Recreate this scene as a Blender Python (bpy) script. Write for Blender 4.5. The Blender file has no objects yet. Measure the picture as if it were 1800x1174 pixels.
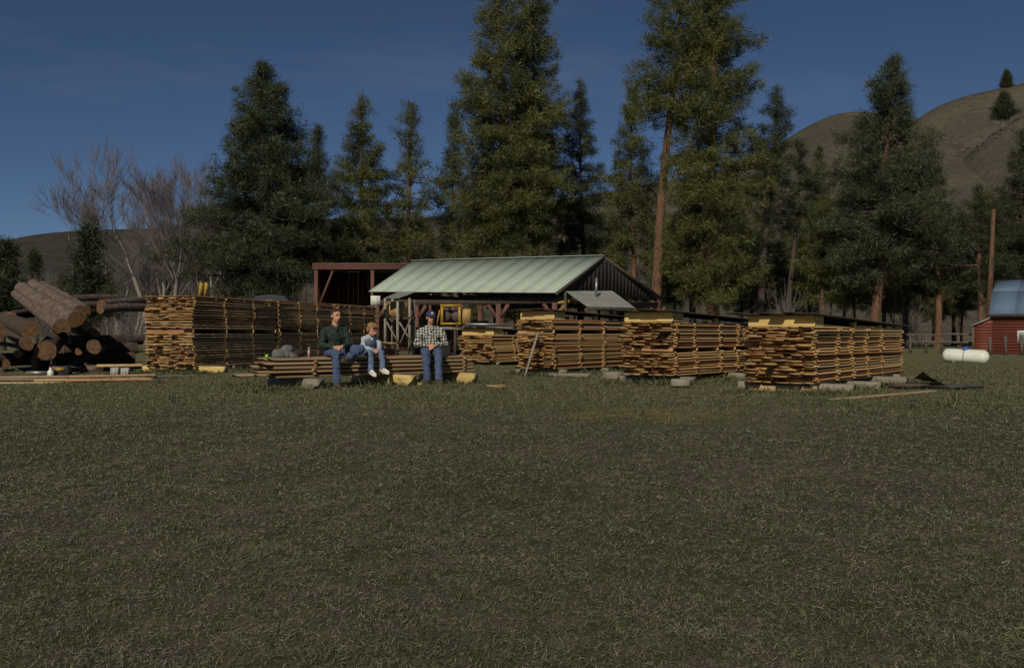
import bpy, bmesh, math, random
import numpy as np
from mathutils import Vector, Matrix, Euler

# ------------------------------------------------------------------ camera, sky, sun
scene = bpy.context.scene
COL = scene.collection
PI = math.pi
F = 1750.0            # focal length in pixels of the 1800 px wide photograph
HZ = 587.0            # horizon row
CAMZ = 1.0

cam_d = bpy.data.cameras.new('camera')
cam_d.sensor_fit = 'HORIZONTAL'; cam_d.sensor_width = 36.0; cam_d.lens = 36.0 * F / 1800.0
cam_d.clip_start = 0.1; cam_d.clip_end = 6000
cam = bpy.data.objects.new('camera', cam_d); COL.objects.link(cam)
cam.location = (0, 0, CAMZ); cam.rotation_euler = (PI / 2, 0, 0)
scene.camera = cam

SUN_AZ = Vector((-0.27, -0.963, 0)).normalized()
SUN_EL = math.radians(34)
SUN = Vector((SUN_AZ.x * math.cos(SUN_EL), SUN_AZ.y * math.cos(SUN_EL), math.sin(SUN_EL)))
world = bpy.data.worlds.new('World'); scene.world = world; world.use_nodes = True
wn = world.node_tree.nodes; wl = world.node_tree.links
bg = wn['Background']; bg.inputs['Strength'].default_value = 0.05
sky = wn.new('ShaderNodeTexSky'); sky.sky_type = 'NISHITA'; sky.sun_disc = False
sky.sun_elevation = SUN_EL; sky.sun_rotation = math.atan2(SUN.x, SUN.y)
sky.altitude = 900; sky.air_density = 0.62; sky.dust_density = 0.25; sky.ozone_density = 4.5
tcw = wn.new('ShaderNodeTexCoord'); mpw = wn.new('ShaderNodeMapping'); mpw.inputs['Scale'].default_value = (1.2, 1.2, 7.0); wl.new(tcw.outputs['Generated'], mpw.inputs[0])
nzw = wn.new('ShaderNodeTexNoise'); nzw.inputs['Scale'].default_value = 1.6; nzw.inputs['Detail'].default_value = 6; nzw.inputs['Roughness'].default_value = 0.6; wl.new(mpw.outputs[0], nzw.inputs['Vector'])
rmw = wn.new('ShaderNodeMapRange'); rmw.inputs[1].default_value = 0.52; rmw.inputs[2].default_value = 0.80; rmw.inputs[4].default_value = 0.16; wl.new(nzw.outputs[0], rmw.inputs[0])
mxw = wn.new('ShaderNodeMix'); mxw.data_type = 'RGBA'; wl.new(rmw.outputs[0], mxw.inputs[0]); wl.new(sky.outputs[0], mxw.inputs[6]); mxw.inputs[7].default_value = (7, 7.4, 8, 1)
wl.new(mxw.outputs[2], bg.inputs[0])
sd = bpy.data.lights.new('sun', 'SUN'); sd.energy = 4.4; sd.angle = math.radians(0.53); sd.color = (1.0, 0.90, 0.74)
so = bpy.data.objects.new('sun', sd); COL.objects.link(so)
so.rotation_euler = SUN.to_track_quat('Z', 'Y').to_euler()
scene.view_settings.view_transform = 'Standard'; scene.view_settings.look = 'None'
scene.view_settings.exposure = -0.42; scene.view_settings.gamma = 1.0
scene.view_settings.use_curve_mapping = False

# ------------------------------------------------------------------ helpers
def sstep(a, b, v):
    t = np.clip((v - a) / (b - a), 0, 1); return t * t * (3 - 2 * t)
def gz(x, y):
    x = np.asarray(x, float); y = np.asarray(y, float)
    z = -0.55 * (1 - sstep(0, 15, y))
    near = (1 - sstep(40, 120, np.abs(y))) * (1 - sstep(40, 120, np.abs(x)))
    b = 0.018 * np.sin(x * 1.7 + 0.6 * y) * np.sin(y * 1.3 - 0.4 * x) + 0.012 * np.sin(x * 4.1 + 1.3) * np.sin(y * 3.7 + 0.5 * x) \
        + 0.008 * np.sin(9.1 * x + 2.0 * y) * np.sin(8.3 * y - 3 * x)
    return z + b * near
def gzf(x, y): return float(gz(x, y))
def P(px, py, Y):
    return Vector(((px - 900) / F * Y, Y, CAMZ - (py - HZ) / F * Y))
def XY(px, Y): return ((px - 900) / F * Y, Y)

def link(o, parent=None):
    COL.objects.link(o)
    if parent is not None: o.parent = parent
    return o
def tag(o, label, cat, group=None):
    o['label'] = label; o['category'] = cat
    if group: o['group'] = group
    return o
def thing(name, label, cat, loc=(0, 0, 0), rz=0.0, group=None):
    o = bpy.data.objects.new(name, None); o.empty_display_size = 0.3
    link(o); o.location = loc; o.rotation_euler = (0, 0, rz)
    return tag(o, label, cat, group)
def copy_tree(o, parent=None):
    c = o.copy(); COL.objects.link(c)
    if parent is not None: c.parent = parent
    for ch in list(o.children): copy_tree(ch, c)
    return c

def np_mesh(name, V, Fc, mats=(), smooth=False, midx=None):
    """V (n,3), Fc list of arrays of tri/quad index rows"""
    me = bpy.data.meshes.new(name)
    V = np.asarray(V, np.float32)
    if not isinstance(Fc, (list, tuple)): Fc = [Fc]
    Fc = [np.asarray(f, np.int32) for f in Fc if len(f)]
    loops = np.concatenate([f.ravel() for f in Fc])
    counts = np.concatenate([np.full(len(f), f.shape[1], np.int32) for f in Fc])
    starts = np.concatenate(([0], np.cumsum(counts)[:-1])).astype(np.int32)
    me.vertices.add(len(V)); me.vertices.foreach_set('co', V.ravel())
    me.loops.add(len(loops)); me.loops.foreach_set('vertex_index', loops)
    me.polygons.add(len(counts)); me.polygons.foreach_set('loop_start', starts)
    if midx is not None: me.polygons.foreach_set('material_index', np.asarray(midx, np.int32))
    if smooth: me.polygons.foreach_set('use_smooth', np.ones(len(counts), bool))
    me.update(calc_edges=True); me.validate()
    for m in mats: me.materials.append(m)
    return me
def mobj(name, me, parent=None):
    return link(bpy.data.objects.new(name, me), parent)

class MB:
    """collects shapes into one mesh"""
    def __init__(s): s.V = []; s.F4 = []; s.F3 = []; s.n = 0
    def add(s, V, f4=(), f3=()):
        V = np.asarray(V, float).reshape(-1, 3)
        if len(f4): s.F4.append(np.asarray(f4, int).reshape(-1, 4) + s.n)
        if len(f3): s.F3.append(np.asarray(f3, int).reshape(-1, 3) + s.n)
        s.V.append(V); s.n += len(V); return s
    def box(s, c, size, rot=None):
        hx, hy, hz = size[0] / 2, size[1] / 2, size[2] / 2
        v = np.array([[x, y, z] for x in (-hx, hx) for y in (-hy, hy) for z in (-hz, hz)])
        if rot is not None: v = v @ np.array(rot).T
        v = v + np.array(c)
        return s.add(v, [[0, 1, 3, 2], [4, 6, 7, 5], [0, 4, 5, 1], [2, 3, 7, 6], [0, 2, 6, 4], [1, 5, 7, 3]])
    def bar(s, a, b, w, h, up=(0, 0, 1)):
        a = Vector(a); b = Vector(b); d = (b - a); L = d.length; d.normalize()
        u = Vector(up)
        if abs(d.dot(u)) > 0.99: u = Vector((0, 1, 0))
        x = d.cross(u).normalized(); z = x.cross(d)
        R = Matrix((x, d, z)).transposed()
        return s.box((a + b) / 2, (w, L, h), R)
    def tube(s, pts, rad, n=8, cap=True):
        pts = [np.array(p, float) for p in pts]
        if not hasattr(rad, '__len__'): rad = [rad] * len(pts)
        rings = []; prev = None
        for i, p in enumerate(pts):
            d = pts[min(i + 1, len(pts) - 1)] - pts[max(i - 1, 0)]
            d = d / (np.linalg.norm(d) + 1e-9)
            if prev is None:
                ref = np.array([0, 0, 1.0]) if abs(d[2]) < 0.9 else np.array([1.0, 0, 0])
            else: ref = prev
            a = ref - d * np.dot(ref, d); a /= np.linalg.norm(a) + 1e-9; prev = a
            b = np.cross(d, a)
            th = np.arange(n) * 2 * PI / n
            rings.append(p + rad[i] * (np.cos(th)[:, None] * a + np.sin(th)[:, None] * b))
        V = np.concatenate(rings); f = []
        for i in range(len(pts) - 1):
            for j in range(n):
                k = (j + 1) % n
                f.append([i * n + j, i * n + k, (i + 1) * n + k, (i + 1) * n + j])
        f3 = []
        if cap:
            c0 = len(V); V = np.concatenate([V, [pts[0], pts[-1]]])
            for j in range(n):
                k = (j + 1) % n
                f3.append([c0, k, j]); o = (len(pts) - 1) * n; f3.append([c0 + 1, o + j, o + k])
        return s.add(V, f, f3)
    def prism(s, poly, off):
        """polygon (list of 3d points) extruded by off"""
        n = len(poly); A = np.array([tuple(p) for p in poly], float); B = A + np.array(off, float)
        V = np.concatenate([A, B, [A.mean(0)], [B.mean(0)]]); f = []; t = []
        for i in range(n):
            k = (i + 1) % n; f.append([i, k, n + k, n + i]); t.append([2 * n, k, i]); t.append([2 * n + 1, n + i, n + k])
        return s.add(V, f, t)
    def quadslab(s, a, b, c, d, off): return s.prism([a, b, c, d], off)
    def sphere(s, c, r, n=16, m=10, rot=None):
        if not hasattr(r, '__len__'): r = (r, r, r)
        V = [(0, 0, -1)]
        for i in range(1, m):
            ph = -PI / 2 + PI * i / m
            for j in range(n):
                th = 2 * PI * j / n; V.append((math.cos(ph) * math.cos(th), math.cos(ph) * math.sin(th), math.sin(ph)))
        V.append((0, 0, 1)); V = np.array(V) * np.array(r)
        if rot is not None: V = V @ np.array(rot).T
        V = V + np.array(c); f = []; t = []; last = len(V) - 1
        for j in range(n):
            k = (j + 1) % n; t.append([0, 1 + k, 1 + j]); o = 1 + (m - 2) * n; t.append([last, o + j, o + k])
        for i in range(m - 2):
            for j in range(n):
                k = (j + 1) % n; a = 1 + i * n; f.append([a + j, a + k, a + n + k, a + n + j])
        return s.add(V, f, t)
    def capsule(s, a, b, ra, rb, n=14):
        a = np.array(a, float); b = np.array(b, float); d = b - a; L = np.linalg.norm(d)
        if L < 1e-6: return s.sphere(a, max(ra, rb))
        d /= L; pts = []; rad = []
        for t in (-0.98, -0.85, -0.55, -0.2): pts.append(a + d * ra * t); rad.append(ra * math.sqrt(1 - t * t))
        pts.append(a); rad.append(ra); pts.append(b); rad.append(rb)
        for t in (0.2, 0.55, 0.85, 0.98): pts.append(b + d * rb * t); rad.append(rb * math.sqrt(1 - t * t))
        return s.tube(pts, rad, n)
    def chain(s, pts, rads, n=14):
        for i in range(len(pts) - 1): s.capsule(pts[i], pts[i + 1], rads[i], rads[i + 1], n)
        return s
    def mesh(s, name, mats=(), smooth=False):
        F = []
        if s.F4: F.append(np.concatenate(s.F4))
        if s.F3: F.append(np.concatenate(s.F3))
        return np_mesh(name, np.concatenate(s.V), F, mats, smooth)
    def build(s, name, mat, parent=None, smooth=False):
        return mobj(name, s.mesh(name, (mat,), smooth), parent)

def soften(o, w=0.006, seg=2):
    m = o.modifiers.new('bevel', 'BEVEL'); m.width = w; m.segments = seg; m.limit_method = 'ANGLE'; return o

# ------------------------------------------------------------------ materials
def nmat(name):
    m = bpy.data.materials.new(name); m.use_nodes = True
    nt = m.node_tree; return m, nt, nt.nodes, nt.links, nt.nodes['Principled BSDF']
def ramp(N, L, fac, stops):
    r = N.new('ShaderNodeValToRGB'); e = r.color_ramp.elements
    while len(e) < len(stops): e.new(0.5)
    for el, (p, c) in zip(e, stops): el.position = p; el.color = (*c, 1)
    L.new(fac, r.inputs[0]); return r.outputs[0]
def mixc(N, L, fac, a, b, mode='MIX'):
    x = N.new('ShaderNodeMix'); x.data_type = 'RGBA'; x.blend_type = mode
    if isinstance(fac, (int, float)): x.inputs[0].default_value = fac
    else: L.new(fac, x.inputs[0])
    for i, v in ((6, a), (7, b)):
        if isinstance(v, tuple): x.inputs[i].default_value = (*v, 1)
        else: L.new(v, x.inputs[i])
    return x.outputs[2]
def noise(N, L, vec, scale, detail=3, rough=0.55, stretch=None, off=None):
    if stretch or off is not None:
        mp = N.new('ShaderNodeMapping')
        if stretch: mp.inputs['Scale'].default_value = stretch
        L.new(vec, mp.inputs[0])
        if off is not None: L.new(off, mp.inputs['Location'])
        vec = mp.outputs[0]
    n = N.new('ShaderNodeTexNoise'); n.inputs['Scale'].default_value = scale
    n.inputs['Detail'].default_value = detail; n.inputs['Roughness'].default_value = rough
    L.new(vec, n.inputs['Vector']); return n.outputs[0]
def bump(N, L, B, h, strength=0.3, dist=0.02):
    b = N.new('ShaderNodeBump'); b.inputs['Strength'].default_value = strength; b.inputs['Distance'].default_value = dist
    L.new(h, b.inputs['Height']); L.new(b.outputs[0], B.inputs['Normal'])
def rnd_off(N, L):
    oi = N.new('ShaderNodeObjectInfo'); m = N.new('ShaderNodeMath'); m.operation = 'MULTIPLY'; m.inputs[1].default_value = 37.0
    L.new(oi.outputs['Random'], m.inputs[0]); return oi.outputs['Random'], m.outputs[0]
def simple(name, c1, c2=None, scale=6.0, rough=0.7, bmp=0.15, bdist=0.01, stretch=None, rand=None, metallic=0.0, detail=4):
    m, nt, N, L, B = nmat(name)
    tc = N.new('ShaderNodeTexCoord'); r, off = rnd_off(N, L)
    c2 = c2 or tuple(v * 0.75 for v in c1)
    n = noise(N, L, tc.outputs['Object'], scale, detail, 0.6, stretch, off)
    col = ramp(N, L, n, [(0.32, c2), (0.66, c1)])
    if rand: col = mixc(N, L, r, col, mixc(N, L, 1.0, col, rand, 'MULTIPLY'))
    L.new(col, B.inputs['Base Color']); B.inputs['Roughness'].default_value = rough; B.inputs['Metallic'].default_value = metallic
    if bmp: bump(N, L, B, n, bmp, bdist)
    return m

def lumber_mat(name, fresh, mid, heart, grey):
    m, nt, N, L, B = nmat(name)
    tc = N.new('ShaderNodeTexCoord'); r, off = rnd_off(N, L)
    base = ramp(N, L, r, [(0.0, fresh), (0.35, fresh), (0.55, mid), (0.75, mid), (0.9, heart), (1.0, grey)])
    g = noise(N, L, tc.outputs['Object'], 3.0, 5, 0.65, (0.6, 9, 3), off)
    col = mixc(N, L, g, mixc(N, L, 1.0, base, (0.62, 0.54, 0.46), 'MULTIPLY'), base)
    st = noise(N, L, tc.outputs['Object'], 1.6, 3, 0.6, (1.6, 1, 1), off)
    stain = ramp(N, L, st, [(0.55, (1, 1, 1)), (0.72, (0.62, 0.52, 0.44))])
    col = mixc(N, L, 1.0, col, stain, 'MULTIPLY')
    L.new(col, B.inputs['Base Color']); B.inputs['Roughness'].default_value = 0.75
    bump(N, L, B, g, 0.25, 0.004)
    return m
M = {}
M['lumber'] = lumber_mat('fresh sawn pine', (0.71, 0.50, 0.235), (0.61, 0.38, 0.165), (0.47, 0.225, 0.09), (0.44, 0.34, 0.21))
M['lumber_old'] = lumber_mat('seasoned sawn pine', (0.63, 0.46, 0.245), (0.54, 0.35, 0.175), (0.40, 0.20, 0.095), (0.40, 0.32, 0.22))
M['lumber_weathered'] = lumber_mat('weathered rough boards', (0.43, 0.33, 0.20), (0.35, 0.245, 0.135), (0.25, 0.14, 0.07), (0.29, 0.24, 0.18))
M['sticker'] = lumber_mat('sticker wood', (0.64, 0.44, 0.18), (0.54, 0.33, 0.12), (0.45, 0.22, 0.07), (0.40, 0.31, 0.18))
M['paleyellow'] = lumber_mat('pale yellow timber', (0.70, 0.56, 0.22), (0.68, 0.53, 0.2), (0.62, 0.47, 0.17), (0.6, 0.48, 0.2))
M['greytimber'] = simple('weathered grey timber', (0.30, 0.275, 0.22), (0.18, 0.16, 0.125), 4, 0.85, 0.3, 0.01, (0.7, 5, 5), (0.75, 0.72, 0.7))
M['roofwood'] = simple('dark weathered roof boards', (0.12, 0.09, 0.065), (0.05, 0.04, 0.032), 3, 0.85, 0.2, 0.01, (0.6, 5, 3), (0.7, 0.7, 0.7))
M['bark'] = simple('log bark', (0.10, 0.07, 0.054), (0.03, 0.022, 0.018), 6, 0.95, 1.0, 0.06, (1, 1, 1), (0.75, 0.7, 0.65))
M['barklight'] = simple('stripped grey log', (0.17, 0.128, 0.10), (0.06, 0.043, 0.033), 6, 0.9, 0.9, 0.05, (1, 1, 1), (0.85, 0.8, 0.75))
M['logend'] = simple('sawn log end', (0.18, 0.105, 0.05), (0.06, 0.036, 0.02), 13, 0.85, 0.2, 0.01, None, (0.9, 0.75, 0.6))
M['pinebark'] = simple('ponderosa bark', (0.19, 0.098, 0.055), (0.06, 0.034, 0.022), 5, 0.95, 0.9, 0.06, (1.6, 1.6, 0.35), (0.7, 0.7, 0.7))
M['firbark'] = simple('dark fir bark', (0.075, 0.055, 0.042), (0.03, 0.024, 0.02), 5, 0.95, 0.9, 0.06, (1.6, 1.6, 0.35))
M['twig'] = simple('bare twigs', (0.175, 0.15, 0.148), (0.105, 0.088, 0.086), 2, 0.9, 0)
M['barepale'] = simple('pale bare trunk', (0.27, 0.24, 0.20), (0.13, 0.11, 0.095), 2, 0.9, 0.3, 0.02, (1, 1, 0.4))
M['brownred'] = simple('brown red stained wood', (0.15, 0.064, 0.046), (0.085, 0.04, 0.03), 3, 0.8, 0.2, 0.01, (4, 4, 0.5), (0.8, 0.8, 0.8))
M['barnred'] = simple('red barn boards', (0.21, 0.052, 0.030), (0.13, 0.034, 0.022), 2.5, 0.8, 0.15, 0.01, (0.5, 5, 5), (0.8, 0.78, 0.78))
M['darkwood'] = simple('dark old wood', (0.085, 0.06, 0.045), (0.04, 0.03, 0.024), 3, 0.9, 0.2, 0.01, (3, 3, 0.6))
M['gableshade'] = simple('black boards for gable shade', (0.032, 0.025, 0.02), (0.018, 0.015, 0.013), 3, 0.95, 0.2, 0.01, (4, 4, 0.5))  # near-black colour stands for the shade inside the open gable
M['fence'] = simple('dark weathered fence wood', (0.12, 0.10, 0.08), (0.06, 0.05, 0.04), 4, 0.9, 0.3)
M['rafter'] = simple('rafter wood', (0.15, 0.105, 0.07), (0.08, 0.055, 0.038), 3, 0.9, 0.2, 0.01)
M['yellow'] = simple('worn yellow paint', (0.40, 0.26, 0.03), (0.24, 0.15, 0.02), 7, 0.5, 0.1, 0.004)
M['blackmetal'] = simple('black greasy metal', (0.025, 0.025, 0.028), (0.012, 0.012, 0.013), 8, 0.5, 0.1)
M['steel'] = simple('grey steel', (0.30, 0.31, 0.31), (0.18, 0.18, 0.18), 6, 0.45, 0.1, 0.004, None, None, 0.6)
M['rust'] = simple('rusty sheet steel', (0.12, 0.075, 0.055), (0.06, 0.038, 0.03), 5, 0.75, 0.3, 0.01)
M['tan'] = simple('dusty tan drum', (0.42, 0.28, 0.10), (0.28, 0.17, 0.06), 4, 0.6, 0.1)
M['white'] = simple('white painted steel', (0.74, 0.76, 0.68), (0.58, 0.60, 0.52), 3, 0.45, 0.03)
M['bluecap'] = simple('blue cap', (0.03, 0.09, 0.36), None, 5, 0.5, 0)
M['red'] = simple('red plastic', (0.62, 0.05, 0.03), None, 5, 0.4, 0)
M['green'] = simple('bright green', (0.25, 0.75, 0.03), None, 5, 0.5, 0)
M['concrete'] = simple('concrete', (0.42, 0.41, 0.38), (0.30, 0.29, 0.27), 8, 0.9, 0.3, 0.01, None, (0.85, 0.85, 0.85))
M['glass_dark'] = simple('dark glass', (0.03, 0.035, 0.045), (0.02, 0.02, 0.03), 2, 0.08, 0)
M['carblue'] = simple('dark blue car paint', (0.008, 0.01, 0.02), None, 2, 0.7, 0)
M['rubber'] = simple('tyre rubber', (0.02, 0.02, 0.02), None, 8, 0.9, 0.1)

def metal_roof(name, c1, c2, ribs, axis, rough=0.5):
    m, nt, N, L, B = nmat(name)
    tc = N.new('ShaderNodeTexCoord')
    n = noise(N, L, tc.outputs['Object'], 0.8, 5, 0.65)
    n2 = noise(N, L, tc.outputs['Object'], 7, 4, 0.7)
    col = ramp(N, L, n, [(0.35, c2), (0.65, c1)])
    col = mixc(N, L, 0.25, col, ramp(N, L, n2, [(0.3, c2), (0.7, c1)]))
    L.new(col, B.inputs['Base Color']); B.inputs['Roughness'].default_value = rough
    bump(N, L, B, n2, 0.05, 0.004)
    return m
M['roofgreen'] = metal_roof('pale green grey sheet metal', (0.37, 0.44, 0.36), (0.33, 0.395, 0.325), 0.2, 'X', 0.8)
M['roofgrey'] = metal_roof('grey corrugated metal', (0.27, 0.28, 0.25), (0.17, 0.18, 0.165), 0.1, 'X')
M['roofblue'] = metal_roof('blue grey barn metal', (0.10, 0.16, 0.24), (0.08, 0.13, 0.20), 0.3, 'X', 0.85)

def foliage(name, dark, light, trans=0.25):
    m, nt, N, L, B = nmat(name)
    tc = N.new('ShaderNodeTexCoord'); r, off = rnd_off(N, L)
    n = noise(N, L, tc.outputs['Object'], 0.45, 3, 0.6, None, off)
    geo = N.new('ShaderNodeNewGeometry')
    a = N.new('ShaderNodeMath'); a.operation = 'MULTIPLY_ADD'; a.inputs[1].default_value = 0.35; L.new(geo.outputs['Random Per Island'], a.inputs[0])
    s = N.new('ShaderNodeMath'); s.operation = 'SUBTRACT'; s.inputs[1].default_value = 0.17; L.new(n, s.inputs[0]); L.new(s.outputs[0], a.inputs[2])
    col = ramp(N, L, a.outputs[0], [(0.3, dark), (0.7, light)])
    L.new(col, B.inputs['Base Color']); B.inputs['Roughness'].default_value = 0.55
    tr = N.new('ShaderNodeBsdfTranslucent'); L.new(col, tr.inputs[0])
    mx = N.new('ShaderNodeMixShader'); mx.inputs[0].default_value = trans
    L.new(B.outputs[0], mx.inputs[1]); L.new(tr.outputs[0], mx.inputs[2]); L.new(mx.outputs[0], N['Material Output'].inputs[0])
    return m
M['needle'] = foliage('pine needles', (0.034, 0.046, 0.015), (0.135, 0.145, 0.034))
M['needle_dark'] = foliage('dark fir needles', (0.018, 0.028, 0.014), (0.065, 0.080, 0.026))
M['needle_blue'] = foliage('blue green needles', (0.024, 0.036, 0.019), (0.085, 0.105, 0.040))

# ground
def ground_material():
    m, nt, N, L, B = nmat('mown dry pasture')
    tc = N.new('ShaderNodeTexCoord'); v = tc.outputs['Object']
    big = noise(N, L, v, 0.22, 4, 0.6); med = noise(N, L, v, 1.4, 5, 0.65); fine = noise(N, L, v, 26, 6, 0.8); tuft = noise(N, L, v, 5.5, 4, 0.7)
    str_ = noise(N, L, v, 30, 5, 0.8, (0.6, 1.4, 1))
    soil = ramp(N, L, fine, [(0.36, (0.06, 0.049, 0.041)), (0.64, (0.19, 0.158, 0.128))])
    straw = ramp(N, L, str_, [(0.36, (0.085, 0.071, 0.052)), (0.64, (0.26, 0.224, 0.16))])
    green = ramp(N, L, fine, [(0.32, (0.038, 0.046, 0.02)), (0.68, (0.125, 0.14, 0.058))])
    f1 = ramp(N, L, med, [(0.42, (0, 0, 0)), (0.58, (1, 1, 1))])
    c = mixc(N, L, f1, soil, straw)
    add = N.new('ShaderNodeMath'); add.operation = 'MULTIPLY_ADD'; add.inputs[1].default_value = 0.7
    L.new(big, add.inputs[0]); L.new(tuft, add.inputs[2])
    f2 = ramp(N, L, add.outputs[0], [(0.76, (0, 0, 0)), (0.92, (0.95, 0.95, 0.95))])
    c = mixc(N, L, f2, c, green)
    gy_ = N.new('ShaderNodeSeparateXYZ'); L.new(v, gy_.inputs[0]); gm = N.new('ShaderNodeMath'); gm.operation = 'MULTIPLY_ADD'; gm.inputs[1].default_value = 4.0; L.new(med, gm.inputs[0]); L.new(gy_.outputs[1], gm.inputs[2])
    lit_grass = ramp(N, L, fine, [(0.32, (0.09, 0.092, 0.04)), (0.68, (0.26, 0.245, 0.12))])  # lens-falloff brightness painted into the yellow-green grass colour towards the stacks
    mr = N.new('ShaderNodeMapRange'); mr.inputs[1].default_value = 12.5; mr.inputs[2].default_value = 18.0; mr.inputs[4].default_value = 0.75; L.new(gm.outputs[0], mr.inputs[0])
    c = mixc(N, L, mr.outputs[0], c, lit_grass)
    # old sawdust strewn in front of the stacks
    sx = N.new('ShaderNodeSeparateXYZ'); L.new(v, sx.inputs[0])
    def band(out, c0, w):
        s = N.new('ShaderNodeMath'); s.operation = 'SUBTRACT'; s.inputs[1].default_value = c0; L.new(out, s.inputs[0])
        d = N.new('ShaderNodeMath'); d.operation = 'DIVIDE'; d.inputs[1].default_value = w; L.new(s.outputs[0], d.inputs[0])
        p = N.new('ShaderNodeMath'); p.operation = 'POWER'; p.inputs[1].default_value = 2; L.new(d.outputs[0], p.inputs[0]); return p.outputs[0]
    a = N.new('ShaderNodeMath'); L.new(band(sx.outputs[0], 1.9, 2.6), a.inputs[0]); L.new(band(sx.outputs[1], 12.8, 1.8), a.inputs[1])
    ad = N.new('ShaderNodeMath'); ad.operation = 'MULTIPLY_ADD'; ad.inputs[1].default_value = 1.6; L.new(med, ad.inputs[0]); L.new(a.outputs[0], ad.inputs[2])
    f3 = ramp(N, L, ad.outputs[0], [(0.8, (0.75, 0.75, 0.75)), (2.1, (0, 0, 0))])
    c = mixc(N, L, f3, c, ramp(N, L, fine, [(0.3, (0.17, 0.13, 0.055)), (0.7, (0.34, 0.26, 0.115))]))
    L.new(c, B.inputs['Base Color']); B.inputs['Roughness'].default_value = 0.95
    B.inputs['Specular IOR Level'].default_value = 0.15
    bump(N, L, B, fine, 1.0, 0.06)
    return m
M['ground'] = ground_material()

def blade_material():
    m, nt, N, L, B = nmat('grass blades')
    geo = N.new('ShaderNodeNewGeometry'); tc = N.new('ShaderNodeTexCoord')
    big = noise(N, L, tc.outputs['Object'], 2.6, 4, 0.7)
    a = N.new('ShaderNodeMath'); a.operation = 'MULTIPLY_ADD'; a.inputs[1].default_value = 0.75
    L.new(geo.outputs['Random Per Island'], a.inputs[0])
    s = N.new('ShaderNodeMath'); s.operation = 'MULTIPLY_ADD'; s.inputs[1].default_value = 1.3; s.inputs[2].default_value = -0.52
    L.new(big, s.inputs[0]); L.new(s.outputs[0], a.inputs[2])
    col = ramp(N, L, a.outputs[0], [(0.0, (0.06, 0.082, 0.03)), (0.4, (0.115, 0.138, 0.052)), (0.58, (0.165, 0.168, 0.082)), (0.85, (0.205, 0.186, 0.12)), (1.0, (0.225, 0.205, 0.135))])
    L.new(col, B.inputs['Base Color']); B.inputs['Roughness'].default_value = 0.7
    tr = N.new('ShaderNodeBsdfTranslucent'); L.new(col, tr.inputs[0])
    mx = N.new('ShaderNodeMixShader'); mx.inputs[0].default_value = 0.2
    L.new(B.outputs[0], mx.inputs[1]); L.new(tr.outputs[0], mx.inputs[2]); L.new(mx.outputs[0], N['Material Output'].inputs[0])
    return m
M['blade'] = blade_material()

def hill_material(name, c1, c2, c3, sc):
    m, nt, N, L, B = nmat(name)
    tc = N.new('ShaderNodeTexCoord'); v = tc.outputs['Object']
    a = noise(N, L, v, sc, 5, 0.6); b = noise(N, L, v, sc * 9, 5, 0.75)
    c = ramp(N, L, a, [(0.35, c1), (0.65, c2)])
    c = mixc(N, L, ramp(N, L, b, [(0.5, (0, 0, 0)), (0.68, (0.8, 0.8, 0.8))]), c, c3)
    L.new(c, B.inputs['Base Color']); B.inputs['Roughness'].default_value = 1.0; B.inputs['Specular IOR Level'].default_value = 0.0
    bump(N, L, B, b, 0.8, 2.0)
    return m
M['hill'] = hill_material('dry grass hillside', (0.082, 0.075, 0.058), (0.112, 0.100, 0.076), (0.056, 0.054, 0.04), 0.03)
M['hillbrown'] = hill_material('brown brushy hillside', (0.048, 0.045, 0.042), (0.066, 0.06, 0.052), (0.034, 0.033, 0.031), 0.02)

# ------------------------------------------------------------------ the setting: ground and hills
def axis(lo, hi, fine_lo, fine_hi, step, grow):
    a = list(np.arange(fine_lo, fine_hi, step)); s = step; v = fine_lo; L_ = []
    while v > lo: s *= grow; v -= s; L_.append(v)
    s = step; v = a[-1]; R_ = []
    while v < hi: s *= grow; v += s; R_.append(v)
    return np.array(L_[::-1] + a + R_)
gx = axis(-1800, 1800, -14, 14, 0.2, 1.16); gy = axis(-400, 2600, 2.5, 32, 0.2, 1.16)
X, Y = np.meshgrid(gx, gy); Vg = np.stack([X, Y, gz(X, Y)], -1).reshape(-1, 3)
nx, ny = len(gx), len(gy)
ii = (np.arange(ny - 1)[:, None] * nx + np.arange(nx - 1)).ravel()
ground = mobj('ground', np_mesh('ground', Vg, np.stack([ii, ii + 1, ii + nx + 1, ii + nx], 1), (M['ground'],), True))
ground['kind'] = 'structure'; ground['label'] = 'short dry mown pasture grass in front of the lumber yard'

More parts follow.
